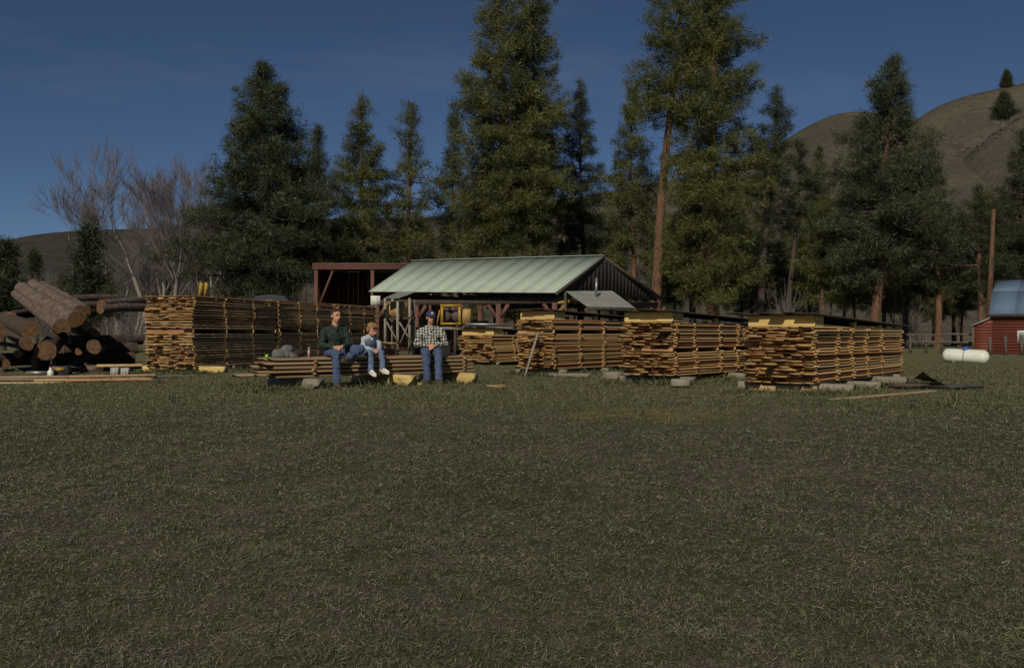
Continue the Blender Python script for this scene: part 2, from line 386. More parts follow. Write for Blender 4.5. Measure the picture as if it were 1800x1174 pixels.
def fbm(x, y, seed, oct=5):
    r = np.random.RandomState(seed); z = 0; a = 1.0; f = 1.0
    for o in range(oct):
        for k in range(3):
            th = r.rand() * 6.28; z = z + a * np.sin(f * (x * math.cos(th) + y * math.sin(th)) + r.rand() * 6.28) / 3
        a *= 0.5; f *= 2.1
    return z
def hill(name, prof, Y0, Yr, Y1, mat, seed, label, px0, px1, npx=150, ny=60, rough=3.0):
    px = np.linspace(px0, px1, npx); yy = np.concatenate([np.linspace(Y0, Yr, ny), np.linspace(Yr, Y1, ny // 3)[1:]])
    row = np.interp(px, [p[0] for p in prof], [p[1] for p in prof])
    k = np.ones(7) / 7; row = np.convolve(np.pad(row, 3, mode='edge'), k, 'valid')
    hr = (HZ - row) / F * Yr + CAMZ
    V = np.zeros((len(yy), npx, 3))
    for i, y in enumerate(yy):
        x = (px - 900) / F * Yr * (0.6 + 0.4 * y / Yr)
        t = (y - Y0) / (Yr - Y0) if y <= Yr else 1 - (y - Yr) / (Y1 - Yr) * 0.8
        s = t ** 1.15 if y <= Yr else t
        n = fbm(x / 60, y / 60, seed) * rough * min(1, t * 2) * (1 - 0.85 * (abs(y - Yr) < 1e-6 or t > 0.97))
        V[i, :, 0] = x; V[i, :, 1] = y; V[i, :, 2] = hr * s + n - (2 if i == 0 else 0)
    ii = (np.arange(len(yy) - 1)[:, None] * npx + np.arange(npx - 1)).ravel()
    o = mobj(name, np_mesh(name, V.reshape(-1, 3), np.stack([ii, ii + 1, ii + npx + 1, ii + npx], 1), (mat,), True))
    o['kind'] = 'structure'; o['label'] = label; return o
hill('hill', [(-900, 440), (0, 428), (55, 414), (130, 404), (260, 402), (380, 394), (600, 385), (820, 380), (1000, 390), (1300, 420), (1800, 450)],
     260, 700, 1100, M['hillbrown'], 3, 'low brushy hill on the far left skyline', -900, 1800, rough=4)
hill('hill', [(600, 470), (800, 400), (930, 355), (1000, 350), (1100, 330), (1250, 305), (1330, 275), (1390, 240), (1440, 208), (1490, 195), (1530, 196), (1580, 208), (1620, 222), (1700, 260), (1800, 300), (2400, 400)],
     150, 420, 700, M['hill'], 9, 'rounded dry grass hill behind the pines', 560, 2400, rough=4.5)
hill('hill', [(1400, 420), (1500, 330), (1580, 235), (1640, 190), (1700, 168), (1800, 146), (1950, 120), (2200, 90), (2700, 60)],
     260, 560, 900, M['hill'], 21, 'bare hill rising to the right edge of the sky', 1380, 2700, rough=4.5)
hill('hill', [(1500, 470), (1600, 400), (1700, 270), (1760, 225), (1800, 204), (1950, 150), (2200, 110), (2600, 90)],
     170, 340, 600, M['hill'], 33, 'near grassy spur of the hill at right', 1480, 2600, rough=4)

# ------------------------------------------------------------------ trees
HILLS = [o for o in COL.objects if o.name.startswith('hill')]
def tufts(C, D, rng, per, ln, wd):
    """needle tufts: C centres (n,3), D outward directions (n,3)"""
    n = len(C); m = n * per
    c = np.repeat(C, per, 0); d = np.repeat(D, per, 0)
    q = rng.normal(size=(m, 3)); q /= np.linalg.norm(q, axis=1)[:, None] + 1e-9
    q = q + d * 0.35 + np.array([0, 0, 0.18]); q /= np.linalg.norm(q, axis=1)[:, None] + 1e-9
    l = ln * rng.uniform(0.6, 1.25, (m, 1)); w = rng.normal(size=(m, 3)); w -= q * (w * q).sum(1)[:, None]
    w /= np.linalg.norm(w, axis=1)[:, None] + 1e-9
    w *= wd * rng.uniform(0.6, 1.3, (m, 1))
    b = c + q * l * 0.12 + rng.normal(size=(m, 3)) * ln * 0.46
    V = np.stack([b - w, b + w, b + q * l], 1).reshape(-1, 3)
    return V, np.arange(m * 3).reshape(-1, 3)

def prof_cone(t): return (min(1, 0.55 + t * 3.0)) * (1 - t) ** 0.72 if t < 1 else 0
def prof_fir(t): return (1 - t) ** 1.05 * min(1, 0.8 + t * 3)
def prof_pine(t): return min(1, 0.62 + 2.0 * t) * (1 - t ** 1.7) ** 0.9
def prof_spire(t): return min(1, 0.6 + 2 * t) * (1 - t) ** 0.6
PROF = {'cone': prof_cone, 'pine': prof_pine, 'spire': prof_spire, 'fir': prof_fir}

def conifer(name, label, px, Y, apex, hw, bottom, trunk_r=0.22, kind='cone', mat='needle', bark='pinebark', dens=1.0, seed=1,
            lean=0.0, per=42, cl=0.31, gap=0.0, hole_bias=0.55, group=None, xy=None, H=None, zb=None, R=None):
    rng = np.random.RandomState(seed); random.seed(seed)
    if H is None:
        H = CAMZ + (HZ - apex) / F * Y; zb = max(0.5, CAMZ + (HZ - bottom) / F * Y); R = hw / F * Y * 1.36
        x0 = (px - 900) / F * Y
    else: x0, Y = xy
    root = thing(name, label, 'tree', (x0, Y, gzf(x0, Y) - 0.05), 0, group)
    bx = lambda z: lean * z + 0.12 * math.sin(z * 0.35 + seed)
    by = lambda z: 0.10 * math.sin(z * 0.28 + seed * 2)
    mb = MB(); zs = np.linspace(0, H * 0.97, 14)
    tr = [trunk_r * (1 - (z / H)) ** 0.8 + 0.02 + (0.10 * math.exp(-z * 2.2)) for z in zs]
    mb.tube([(bx(z), by(z), z) for z in zs], tr, 9, False)
    lb = mb; C = []; D = []
    z = zb; az = rng.rand() * 6.28; pf = PROF[kind]
    lobes = rng.uniform(0.78, 1.12, 9)
    while z < H * 0.985:
        t = (z - zb) / (H - zb); r = R * pf(t)
        nbr = max(3, int((3.2 + r * 1.0) * dens))
        for k in range(nbr):
            az += 2.399 + rng.uniform(-0.5, 0.5)
            L = r * rng.uniform(0.62, 1.10) * lobes[int((az % 6.283) / 6.284 * 9)] * (1 + 0.14 * math.sin(z * 1.3 + az * 2))
            if rng.rand() < gap: continue
            hole = math.sin(az * 2 + z * 1.15 + seed) + math.sin(az * 3 - z * 0.8 + 2 * seed) + 0.5 * rng.normal()
            if hole < -0.75 - hole_bias - 1.2 * (t > 0.85): continue
            L *= 1 + 0.13 * hole
            L = max(L, 0.35)
            el = math.radians(-14 + 44 * t + rng.uniform(-9, 9)); z1 = z + rng.uniform(-0.3, 0.3)
            dv = np.array([math.cos(az) * math.cos(el), math.sin(az) * math.cos(el), math.sin(el)])
            o = np.array([bx(z1), by(z1), z1]); tip = o + dv * L + np.array([0, 0, 0.06 * L])
            if L > 0.8:
                mid = o + dv * L * 0.5 - np.array([0, 0, 0.05 * L])
                lb.tube([o, mid, tip], [0.022 + 0.011 * L, 0.016 + 0.006 * L, 0.008], 4, False)
            nc = max(2, int(L / 0.30)); side = np.cross(dv, [0, 0, 1.0]); side /= np.linalg.norm(side) + 1e-9
            for i in range(nc):
                f = 0.30 + 0.72 * (i + rng.rand() * 0.8) / nc if L > 1.2 else (i + 0.5) / nc
                sp = 0.26 * L * (1.15 - abs(f - 0.6)) * rng.uniform(-1, 1)
                c = o + (tip - o) * f + side * sp + np.array([0, 0, rng.normal() * 0.12 + 0.05])
                C.append(c); D.append(dv)
                if rng.rand() < 0.55:
                    C.append(c + rng.normal(size=3) * 0.22); D.append(dv)
        z += (0.36 + 0.10 * rng.rand()) / math.sqrt(dens) * (0.75 + 0.25 * (R > 2))
    for i in range(5): C.append(np.array([bx(H), by(H), H - 0.05 - i * 0.22])); D.append(np.array([0, 0, 1.0]))
    mb.build('trunk', M[bark], root, True)
    V, f = tufts(np.array(C), np.array(D), rng, per, cl, cl * 0.058)
    mobj('crown', np_mesh('crown', V, f, (M[mat],)), root)
    root['n'] = len(C)
    return root

TREES = [
 # px, Y, apex, halfwidth, crown bottom, kwargs, label
 (463, 60, 112, 124, 500, dict(trunk_r=0.3, dens=1.25, hole_bias=0.7, seed=11, mat='needle_dark', bark='firbark', cl=0.32), 'broad dense dark conifer left of the red open shed, tallest on the left'),
 (562, 72, 222, 48, 470, dict(trunk_r=0.2, seed=12, mat='needle_blue', gap=0.15), 'smaller hazy pine directly right of the broad dark conifer'),
 (638, 64, 170, 66, 470, dict(trunk_r=0.22, seed=13, mat='needle', bark='firbark'), 'pointed pine above the brown red shed roof'),
 (722, 66, 182, 46, 470, dict(trunk_r=0.2, seed=14, mat='needle', kind='spire', gap=0.12), 'slim pine above the left end of the green roof'),
 (795, 70, 197, 34, 470, dict(trunk_r=0.18, seed=15, mat='needle_blue', kind='spire', gap=0.15), 'narrowest pine between slim pine and tall twin pines'),
 (880, 62, -80, 80, 440, dict(trunk_r=0.34, seed=16, kind='pine', cl=0.33, gap=0.04, dens=1.1), 'tall pine behind the green roof, left one of the twin pines'),
 (940, 65, -140, 56, 420, dict(trunk_r=0.3, seed=17, kind='pine', cl=0.33, gap=0.04, dens=1.1), 'tall pine behind the green roof, right one of the twin pines'),
 (1022, 74, 153, 56, 440, dict(trunk_r=0.2, seed=18, mat='needle_dark', bark='firbark', gap=0.15), 'dark blue green pine right of the twin pines'),
 (1112, 70, 158, 52, 470, dict(trunk_r=0.2, seed=19, kind='spire', gap=0.08), 'mid height pine above the peak of the green roof'),
 (1143, 62, -110, 74, 215, dict(trunk_r=0.36, seed=20, kind='pine', lean=0.085, cl=0.32, gap=0.2), 'tall leaning pine with long bare reddish trunk behind the gable'),
 (1252, 60, -150, 86, 520, dict(trunk_r=0.4, seed=21, dens=1.15, hole_bias=0.6, kind='pine', cl=0.32, gap=0.12), 'tallest broad pine with green crown reaching nearly down to the stacks'),
 (1336, 63, 155, 46, 335, dict(trunk_r=0.26, seed=22, kind='pine', mat='needle_dark', bark='firbark', gap=0.25, lean=0.06), 'thin pine with dark bare trunk left of the right-hand stack roof'),
 (1384, 66, 250, 40, 400, dict(trunk_r=0.2, seed=23, kind='pine', mat='needle_dark', bark='firbark', gap=0.3, lean=0.06), 'small dark leaning pine beside the thin dark-trunked pine'),
 (1442, 100, 255, 30, 430, dict(trunk_r=0.2, seed=24, kind='cone', gap=0.15), 'small far pine in front of the rounded hill'),
 (1532, 62, 100, 106, 480, dict(trunk_r=0.34, seed=25, kind='cone', cl=0.33, gap=0.05, dens=1.1, lean=0.08, mat='needle_blue'), 'big pine with reddish trunk behind the right-hand stack'),
 (1648, 74, 288, 66, 500, dict(trunk_r=0.26, seed=26, kind='cone', mat='needle_dark', gap=0.1), 'dark pine right of the big reddish-trunked pine'),
 (1722, 72, 330, 60, 500, dict(trunk_r=0.24, seed=27, kind='cone', mat='needle_dark', gap=0.1), 'dark pine left of the leaning bare pole'),
 (1800, 78, 225, 84, 520, dict(trunk_r=0.3, seed=28, kind='cone', mat='needle_dark', gap=0.08), 'dark dense pine rising behind the red barn roof'),
 (1880, 74, 180, 84, 520, dict(trunk_r=0.3, seed=29, kind='cone', mat='needle_dark', gap=0.08), 'dark dense pine beyond the right edge of the barn'),
 (155, 52, 408, 52, 545, dict(trunk_r=0.16, seed=30, kind='fir', dens=1.6, hole_bias=2, mat='needle_dark', bark='firbark', cl=0.36), 'small dark spruce behind the log pile'),
 (6, 60, 436, 36, 540, dict(trunk_r=0.16, seed=31, kind='fir', dens=1.5, hole_bias=2, mat='needle_dark', bark='firbark', cl=0.4), 'dark evergreen at the left edge behind the logs'),
 (62, 100, 445, 14, 520, dict(trunk_r=0.14, seed=32, kind='fir', dens=1.5, hole_bias=2, mat='needle_dark', bark='firbark', cl=0.4), 'tiny far spruce left of the dark spruce'),
 (288, 100, 448, 16, 520, dict(trunk_r=0.14, seed=36, kind='fir', dens=1.5, hole_bias=2, mat='needle_dark', bark='firbark', cl=0.4), 'tiny far spruce among the bare trees'),
 (1215, 66, 330, 62, 505, dict(trunk_r=0.24, seed=33, kind='cone', gap=0.05), 'bushy young pine under the tallest pine'),
 (845, 64, 300, 58, 470, dict(trunk_r=0.2, seed=34, kind='cone', gap=0.08), 'bushy young pine in front of the twin pines'),
 (1450, 66, 345, 56, 520, dict(trunk_r=0.2, seed=35, kind='cone', gap=0.1), 'young olive pine left of the big reddish-trunked pine'),
 (1765, 340, 164, 19, 204, dict(trunk_r=0.4, seed=41, kind='cone', mat='needle_dark', bark='firbark', cl=1.1, per=16), 'lone dark pine standing on the slope of the right hill'),
 (1769, 560, 126, 9, 150, dict(trunk_r=0.4, seed=42, kind='cone', mat='needle_dark', bark='firbark', cl=1.3, per=16), 'tiny lone pine on the crest of the right hill'),
]
protos = []
for px, Yd, ap, hw, bt, kw, lab in TREES[:-2]:
    protos.append(conifer('pine_tree' if 'spruce' not in lab else 'spruce_tree', lab, px, Yd, ap, hw, bt, **kw))
for px, Yd, ap, hw, bt, kw, lab in TREES[-2:]:
    R = hw / F * Yd * 1.2; H = (bt + 6 - ap) / F * Yd; x0 = (px - 900) / F * Yd
    t = conifer('pine_tree', lab, px, Yd, ap, hw, bt, xy=(x0, Yd), H=H, zb=H * 0.12, R=R, **kw)
    t.location.z = CAMZ + (HZ - bt - 6) / F * Yd
# pines of the wood behind, copies of a few
rs = np.random.RandomState(77)
far_src = [protos[2], protos[4], protos[8], protos[15], protos[7], protos[23]]
spots = [(418, 92), (505, 96), (590, 88), (672, 92), (758, 90), (830, 96), (965, 90), (1010, 96), (1075, 88), (1160, 94), (1305, 92), (1400, 88), (1395, 78),
         (1485, 82), (1500, 96), (1590, 84), (1610, 94), (1675, 86), (1690, 98), (1745, 88), (1762, 100), (1830, 92), (1570, 104), (1640, 108), (1425, 104), (985, 80), (1055, 82), (1095, 78), (1345, 76), (1415, 74), (1595, 76), (1690, 78), (1500, 78), (1320, 84), (1185, 80), (905, 82), (690, 80), (520, 82), (1740, 80), (1555, 82), (1460, 88)]
for i, (px, Yd) in enumerate(spots):
    src = far_src[i % len(far_src)]
    c = copy_tree(src); xx, yy = XY(px, Yd); c.location = (xx, yy, -0.1)
    s = rs.uniform(0.62, 0.85) if px < 1380 else rs.uniform(0.6, 0.8)
    if i >= 25: s = rs.uniform(0.5, 0.68)
    if px in (418, 505, 590, 672, 758, 830): s = rs.uniform(0.42, 0.55)
    c.scale = (s * 1.1, s * 1.1, s); c.rotation_euler = (0, 0, rs.rand() * 6.28)
    tag(c, 'pine of the dense wood far behind the front row of trees', 'tree', 'pines of the wood behind')

# scrub dotted over the dry hills
rsc = np.random.RandomState(3); Cs = []
for hobj in HILLS[1:]:
    nv = len(hobj.data.vertices); co = np.zeros(nv * 3); hobj.data.vertices.foreach_get('co', co); co = co.reshape(-1, 3); co = co[(co[:, 2] > 12)]
    dens_ = fbm(co[:, 0] / 30, co[:, 1] / 30, 17, 3); pick = co[(rsc.rand(len(co)) < .10) & (dens_ > .1)]
    for p in pick:
        for k_ in range(rsc.randint(1, 4)): Cs.append(p + rsc.normal(size=3) * np.array([2.5, 2.5, .2]) + np.array([0, 0, .3]))
Vs, fs = tufts(np.array(Cs), np.tile([0, 0, 1.0], (len(Cs), 1)), rsc, 22, 1.1, .11)
o = mobj('hillside_scrub', np_mesh('hillside_scrub', Vs, fs, (M['twig'],))); o['kind'] = 'stuff'; o['label'] = 'low brown scrub dotted over the dry hills'; o['category'] = 'scrub'
# bare deciduous trees
def bare_tree(name, seed, H, spread, lean, trunk_r, mat, forks=2):
    rng = np.random.RandomState(seed); tb = MB(); wb = MB()
    def grow(p, d, L, r, depth):
        n = 4; pts = [p]; rad = [r]; q = p.copy(); dd = d.copy()
        for i in range(n):
            dd = dd + rng.normal(size=3) * 0.13 + np.array([0, 0, 0.06]); dd /= np.linalg.norm(dd)
            q = q + dd * L / n; pts.append(q.copy()); rad.append(max(0.007, r * (1 - 0.45 * (i + 1) / n)))
        (tb if depth < 2 else wb).tube(pts, rad, 6 if depth < 2 else 3, False)
        if depth >= 5: return
        nchild = forks if depth == 0 else (4 if depth < 4 else 8)
        for k in range(nchild):
            f = 1.0 if k == 0 else rng.uniform(0.35, 1.0); i = min(n, max(1, int(round(f * n))))
            ang = rng.uniform(0.2, 0.7) * spread; ax = rng.normal(size=3); ax -= dd * ax.dot(dd); ax /= np.linalg.norm(ax) + 1e-9
            nd = dd * math.cos(ang) + ax * math.sin(ang); nd[2] += 0.20; nd /= np.linalg.norm(nd)
            grow(pts[i], nd, L * rng.uniform(0.55, 0.82), rad[i] * rng.uniform(0.5, 0.72), depth + 1)
    d0 = np.array([lean, 0, 1.0]); d0 /= np.linalg.norm(d0)
    grow(np.zeros(3), d0, H * 0.36, trunk_r, 0)
    return tb.mesh(name + '_trunk', (M[mat],), True), wb.mesh(name + '_twigs', (M['twig'],))
BM = [bare_tree('bare_a', 5, 12, 0.85, -0.2, 0.2, 'barepale', 2), bare_tree('bare_b', 8, 12, 0.68, -0.05, 0.2, 'barepale', 3),
      bare_tree('bare_c', 14, 12, 0.66, 0.05, 0.18, 'barepale', 4), bare_tree('bare_d', 23, 11, 0.9, -0.35, 0.2, 'barepale', 3)]
BARE = [(262, 66, 0, 1.02, 0.2, 'leaning bare tree with arching pale limbs right of the dark spruce'), (215, 72, 3, 0.95, 0.5, 'bare tree leaning left over the dark spruce'),
        (312, 70, 1, 1.0, 0.3, 'upright bare tree with forked pale trunk, mid clump'), (352, 66, 2, 1.0, 1.2, 'bare pale-trunked tree nearest the broad dark conifer'),
        (285, 84, 2, 1.05, 2.6, 'bare tree behind the forked pale trunk'), (330, 86, 1, 0.95, 4.0, 'rear bare tree with purple grey twigs'),
        (376, 62, 1, 0.72, 5.0, 'short bare tree against the edge of the dark conifer'), (240, 90, 2, 0.8, 1.0, 'far bare tree behind the leaning one'),
        (110, 95, 0, 0.55, 1.2, 'low bare tree left of the dark spruce'), (50, 90, 3, 0.45, 3.2, 'low bare tree at far left under the hill'), (190, 100, 1, 0.6, 2.2, 'low far bare tree above the spruce top'),
        (232, 78, 2, 0.9, 0.7, 'upright bare tree just right of the dark spruce'), (300, 78, 1, 1.05, 5.4, 'tall upright bare tree in the middle of the bare clump'), (365, 80, 2, 0.95, 3.3, 'upright bare tree half hidden by the broad dark conifer')]
for px, Yd, k, s, rz, lab in BARE:
    xx, yy = XY(px, Yd); r = thing('bare_tree', lab, 'tree', (xx, yy, -0.05), rz if k in (1, 2) else rz * 0.1, 'bare deciduous trees on the left')
    r.scale = (s * 1.2, s * 1.2, s * 1.12)
    mobj('trunk', BM[k][0], r); mobj('twigs', BM[k][1], r)
# leafless brush
def brush_mesh(seed, H, n):
    rng = np.random.RandomState(seed); wb = MB()
    for i in range(n):
        p = np.array([rng.normal() * 0.5, rng.normal() * 0.4, 0]); d = np.array([rng.normal() * 0.35, rng.normal() * 0.3, 1.0])
        L = H * rng.uniform(0.5, 1.0); pts = [p + d * L * f + np.array([rng.normal() * 0.06, rng.normal() * 0.06, 0]) for f in (0, 0.35, 0.7, 1.0)]
        wb.tube(pts, [0.022, 0.016, 0.01, 0.006], 3, False)
        for k in range(5):
            j = rng.randint(1, 3); e = pts[j] + (d + rng.normal(size=3) * 0.5) * L * 0.3
            wb.tube([pts[j], e], [0.01, 0.005], 3, False)
    return wb.mesh('brush', (M['twig'],))
BR = [brush_mesh(3, 2.6, 26), brush_mesh(4, 3.2, 30), brush_mesh(6, 2.0, 22)]
k = 0
BRS = [(395, 55), (412, 56), (430, 54), (448, 57), (468, 55), (486, 54), (505, 56), (522, 58), (538, 57), (205, 60), (228, 64), (255, 60), (300, 62), (330, 60), (100, 66), (70, 70), (35, 66), (1200, 60), (1245, 62), (1390, 64), (1460, 70), (1500, 66), (1580, 72)]
for px, Yd in BRS:
    xx, yy = XY(px, Yd); o = mobj('leafless_shrub', BR[k % 3]); o.location = (xx, yy, -0.05); o.rotation_euler.z = k * 1.3
    o.scale = (1.2, 1.2, 0.8 + 0.15 * (k % 4))
    tag(o, 'leafless grey brown brush at the foot of the trees', 'shrub', 'leafless brush under the trees'); k += 1
# bare leaning pole
a = P(1735, 600, 58); b = P(1747, 368, 58)
o = MB().tube([(a.x, a.y, -0.1), (b.x, b.y, b.z)], [0.19, 0.10], 10).build('snag', M['pinebark'], None, True)
tag(o, 'slender bare reddish snag standing left of the barn', 'snag')

# ------------------------------------------------------------------ sawmill shed with pale green roof
E1 = P(976, 514, 41); R1 = P(1062, 450, 46.2); R0 = P(725, 459, 50.4); E0 = P(648, 512, 44.6)
_n = (R1 - E1).cross(R0 - E1); _c = Vector((0, 0, CAMZ)); _d = P(648, 512, 1.0) - _c
E0 = _c + _d * (_n.dot(E1 - _c) / _n.dot(_d))      # keep the roof plane flat
B1 = P(1168, 527, 53.5); B0 = B1 + (R0 - R1)
shed = thing('pole_shed', 'open pole shed with pale green metal roof behind the lumber stacks', 'shed', (0, 45, 0))
def loc(o, p): o.matrix_parent_inverse = Matrix.Translation(-Vector(p.location)); return o
def part(mb, name, mat, parent, smooth=False): return loc(mb.build(name, mat, parent, smooth), parent)
def lerp(a, b, t): return a + (b - a) * t
# roof sheets, each with raised ribs
def ribbed(a0, a1, b0, b1, nrib, th, rib, name, mat, parent, sheets):
    """a0-a1 lower edge, b0-b1 upper edge; sheets side by side with ribs running up the slope"""
    nrm = (a1 - a0).cross(b0 - a0).normalized()
    if nrm.z < 0: nrm = -nrm
    for s in range(sheets):
        mb = MB(); t0 = s / sheets; t1 = (s + 1) / sheets
        p = [lerp(a0, a1, t0 + .00004), lerp(a0, a1, t1 - .00004), lerp(b0, b1, t1 - .00004), lerp(b0, b1, t0 + .00004)]
        mb.prism([q + nrm * 0.0 for q in p], -nrm * th)
        for i in range(nrib):
            t = t0 + (t1 - t0) * (i + 0.5) / nrib
            mb.bar(lerp(a0, a1, t) + nrm * (0.006 + 0.0), lerp(b0, b1, t) + nrm * (0.006 + 0.0), rib * .5, 0.003, nrm)
        part(mb, name, mat, parent)
ribbed(E0, E1, R0, R1, 3, 0.03, 0.03, 'roof_sheet', M['roofgreen'], shed, 12)
ribbed(B0, B1, R0 - Vector((0, -0.02, 0.02)), R1 - Vector((0, -0.02, 0.02)), 3, 0.03, 0.03, 'roof_sheet', M['roofgreen'], shed, 12)
part(MB().bar(R0 + Vector((0, 0, 0.03)), R1 + Vector((0, 0, 0.03)), 0.3, 0.03), 'ridge_cap', M['roofgreen'], shed)
for i in range(19):
    t = (i + 0.35) / 19
    r = lerp(R0, R1, t); a = lerp(lerp(E0, E1, t), r, .03); b = lerp(lerp(B0, B1, t), r, .03); dz = Vector((0, 0, -0.13))
    part(MB().bar(a + dz, r + dz, 0.05, 0.15), 'rafter', M['darkwood'], shed); part(MB().bar(b + dz, r + dz, 0.05, 0.15), 'rafter', M['darkwood'], shed)
for t in (0.02, 0.25, 0.5, 0.75, 0.985):
    a = lerp(lerp(E0, E1, t), lerp(R0, R1, t), 0.10); b = lerp(lerp(B0, B1, t), lerp(R0, R1, t), 0.10); z = a.z - 0.38
    part(MB().bar((a.x, a.y, z), (b.x, b.y, z), 0.08, 0.2), 'tie_beam', M['darkwood'], shed)
# gable trim and added black boards as shade of the open gable
part(MB().bar(E1 + Vector((0.03, 0, -0.08)), R1 + Vector((0.03, 0, -0.08)), 0.04, 0.16), 'barge_board', M['darkwood'], shed)
part(MB().bar(B1 + Vector((0.03, 0, -0.08)), R1 + Vector((0.03, 0, -0.08)), 0.04, 0.16), 'barge_board', M['darkwood'], shed)
u = (E1 - E0).normalized(); f0 = lerp(E0, R0, 0.10); f1 = lerp(E1, R1, 0.10)
for off in (0.0,):
    part(MB().bar((f0.x, f0.y, 2.42), (f1.x, f1.y, 2.42), 0.12, 0.26), 'eave_beam', M['darkwood'], shed)
g0 = lerp(B0, R0, 0.08); g1 = lerp(B1, R1, 0.08)
part(MB().bar((g0.x, g0.y, 2.55), (g1.x, g1.y, 2.55), 0.12, 0.26), 'eave_beam', M['brownred'], shed)
gt = lerp(E1, R1, 0.94); part(MB().bar((gt.x - .3, gt.y, gt.z - 0.25), (B1.x - .8, B1.y - .5, B1.z - 0.35), 0.06, 0.14), 'gable_brace', M['darkwood'], shed)
for px in (662, 735, 800, 876, 972):
    t = (px - 655) / (976 - 655) ; p = lerp(f0, f1, max(0.01, min(0.97, t + 0.0)))
    q = Vector((p.x, p.y, 0)); po = part(MB().box((q.x, q.y, 1.15), (0.21, 0.21, 2.30)), 'post', M['brownred'], shed)
    for s in (-1, 1):
        e = q + u * s * 0.50
        part(MB().bar((q.x + u.x * s * 0.1, q.y + u.y * s * 0.1, 1.72), (e.x, e.y, 2.27), 0.12, 0.15), 'knee_brace', M['brownred'], shed)
for t in (0.05, 0.3, 0.55, 0.78, 0.97):
    p = lerp(g0, g1, t); part(MB().box((p.x, p.y, 1.2), (0.2, 0.2, 2.42)), 'post', M['brownred'], shed)
    part(MB().bar((p.x + u.x * .1, p.y + u.y * .1, 1.85), (p.x + u.x * .6, p.y + u.y * .6, 2.42), 0.1, 0.14), 'knee_brace', M['brownred'], shed)
for t in (0.3, 0.62):
    p = lerp(lerp(R0, R1, t), lerp(E0, E1, t), 0.15); part(MB().box((p.x, p.y, 1.9), (0.2, 0.2, 3.8)), 'post', M['darkwood'], shed)

ga = lerp(E1, E0, .012); gr = lerp(R1, R0, .012); gb_ = lerp(B1, B0, .012)  # boards added across the open gable, their black imitates the shaded interior
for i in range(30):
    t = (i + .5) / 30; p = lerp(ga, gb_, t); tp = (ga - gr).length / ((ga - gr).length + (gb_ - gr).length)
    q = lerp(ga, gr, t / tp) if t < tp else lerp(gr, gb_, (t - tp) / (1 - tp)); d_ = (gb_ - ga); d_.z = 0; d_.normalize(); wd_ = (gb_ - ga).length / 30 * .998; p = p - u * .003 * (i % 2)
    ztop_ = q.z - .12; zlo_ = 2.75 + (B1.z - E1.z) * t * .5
    if ztop_ > zlo_ + .08: part(MB().bar((p.x - d_.x * wd_ / 2, p.y - d_.y * wd_ / 2, (ztop_ + zlo_) / 2), (p.x + d_.x * wd_ / 2, p.y + d_.y * wd_ / 2, (ztop_ + zlo_) / 2), 0.025, ztop_ - zlo_), 'gable_shade_board', M['gableshade'], shed)
# corrugated grey lean-to roof at the gable with stove pipe
awn = thing('lean_to_canopy', 'tilted grey corrugated metal canopy with a thin pipe below the dark gable', 'canopy', (4, 40, 0))
a0 = P(1032, 539, 37.5); a1 = P(1116, 541, 38.2); b0 = P(994, 512, 40); b1 = P(1076, 511.5, 40.8)
def corrugated(a0, a1, b0, b1, n, amp, name, mat, parent):
    nrm = (a1 - a0).cross(b0 - a0).normalized()
    if nrm.z < 0: nrm = -nrm
    m = n * 4; V = []; f = []
    for i in range(m + 1):
        h = amp * math.sin(i * PI / 2)
        for base in (a0, b0):
            e = a1 if base is a0 else b1
            V.append(lerp(base, e, i / m) + nrm * h)
    for i in range(m): f.append([2 * i, 2 * i + 2, 2 * i + 3, 2 * i + 1])
    mb = MB(); mb.add([tuple(v) for v in V], f); mb.add([tuple(v - nrm * 0.004) for v in V], [q[::-1] for q in f])
    return part(mb, name, mat, parent)
for s in range(4):
    corrugated(lerp(a0, a1, s / 4), lerp(a0, a1, (s + 1.02) / 4), lerp(b0, b1, s / 4) + Vector((0, 0, .006 * (s % 2))), lerp(b0, b1, (s + 1.02) / 4) + Vector((0, 0, .006 * (s % 2))), 7, 0.014, 'metal_sheet', M['roofgrey'], awn)
pp = P(1048, 519, 39.4); part(MB().tube([(pp.x, pp.y, pp.z - 0.1), (pp.x + .01, pp.y, pp.z + 0.68)], 0.055, 10), 'pipe', M['steel'], awn, True)
for q in (a0, a1, b0, b1): part(MB().box((q.x, q.y + .06, (q.z - .05) / 2), (0.1, 0.1, q.z - .05)), 'post', M['darkwood'], awn)
part(MB().bar(a0 + Vector((0, .06, -.06)), a1 + Vector((0, .06, -.06)), .06, .09), 'beam', M['darkwood'], awn)
part(MB().bar(b0 + Vector((0, .06, -.06)), b1 + Vector((0, .06, -.06)), .06, .09), 'beam', M['darkwood'], awn)
# yellow hoist arm beside it
hoist = thing('hoist_arm', 'small yellow steel hoist arm under the shed eave beside the canopy', 'hoist', (*XY(985, 40.4), 0))
hx, hy = XY(985, 40.4)
part(MB().box((hx, hy, 1.0), (0.12, 0.12, 2.0)), 'mast', M['yellow'], hoist)
part(MB().bar(P(980, 533, 40.3), P(1008, 527, 40.3), 0.08, 0.1), 'boom', M['yellow'], hoist)
part(MB().bar(P(984, 547, 40.3), P(1000, 530, 40.3), 0.06, 0.07), 'strut', M['yellow'], hoist)
part(MB().bar(P(1006, 526, 40.3), P(1013, 534, 40.3), 0.07, 0.08), 'hook_plate', M['yellow'], hoist)

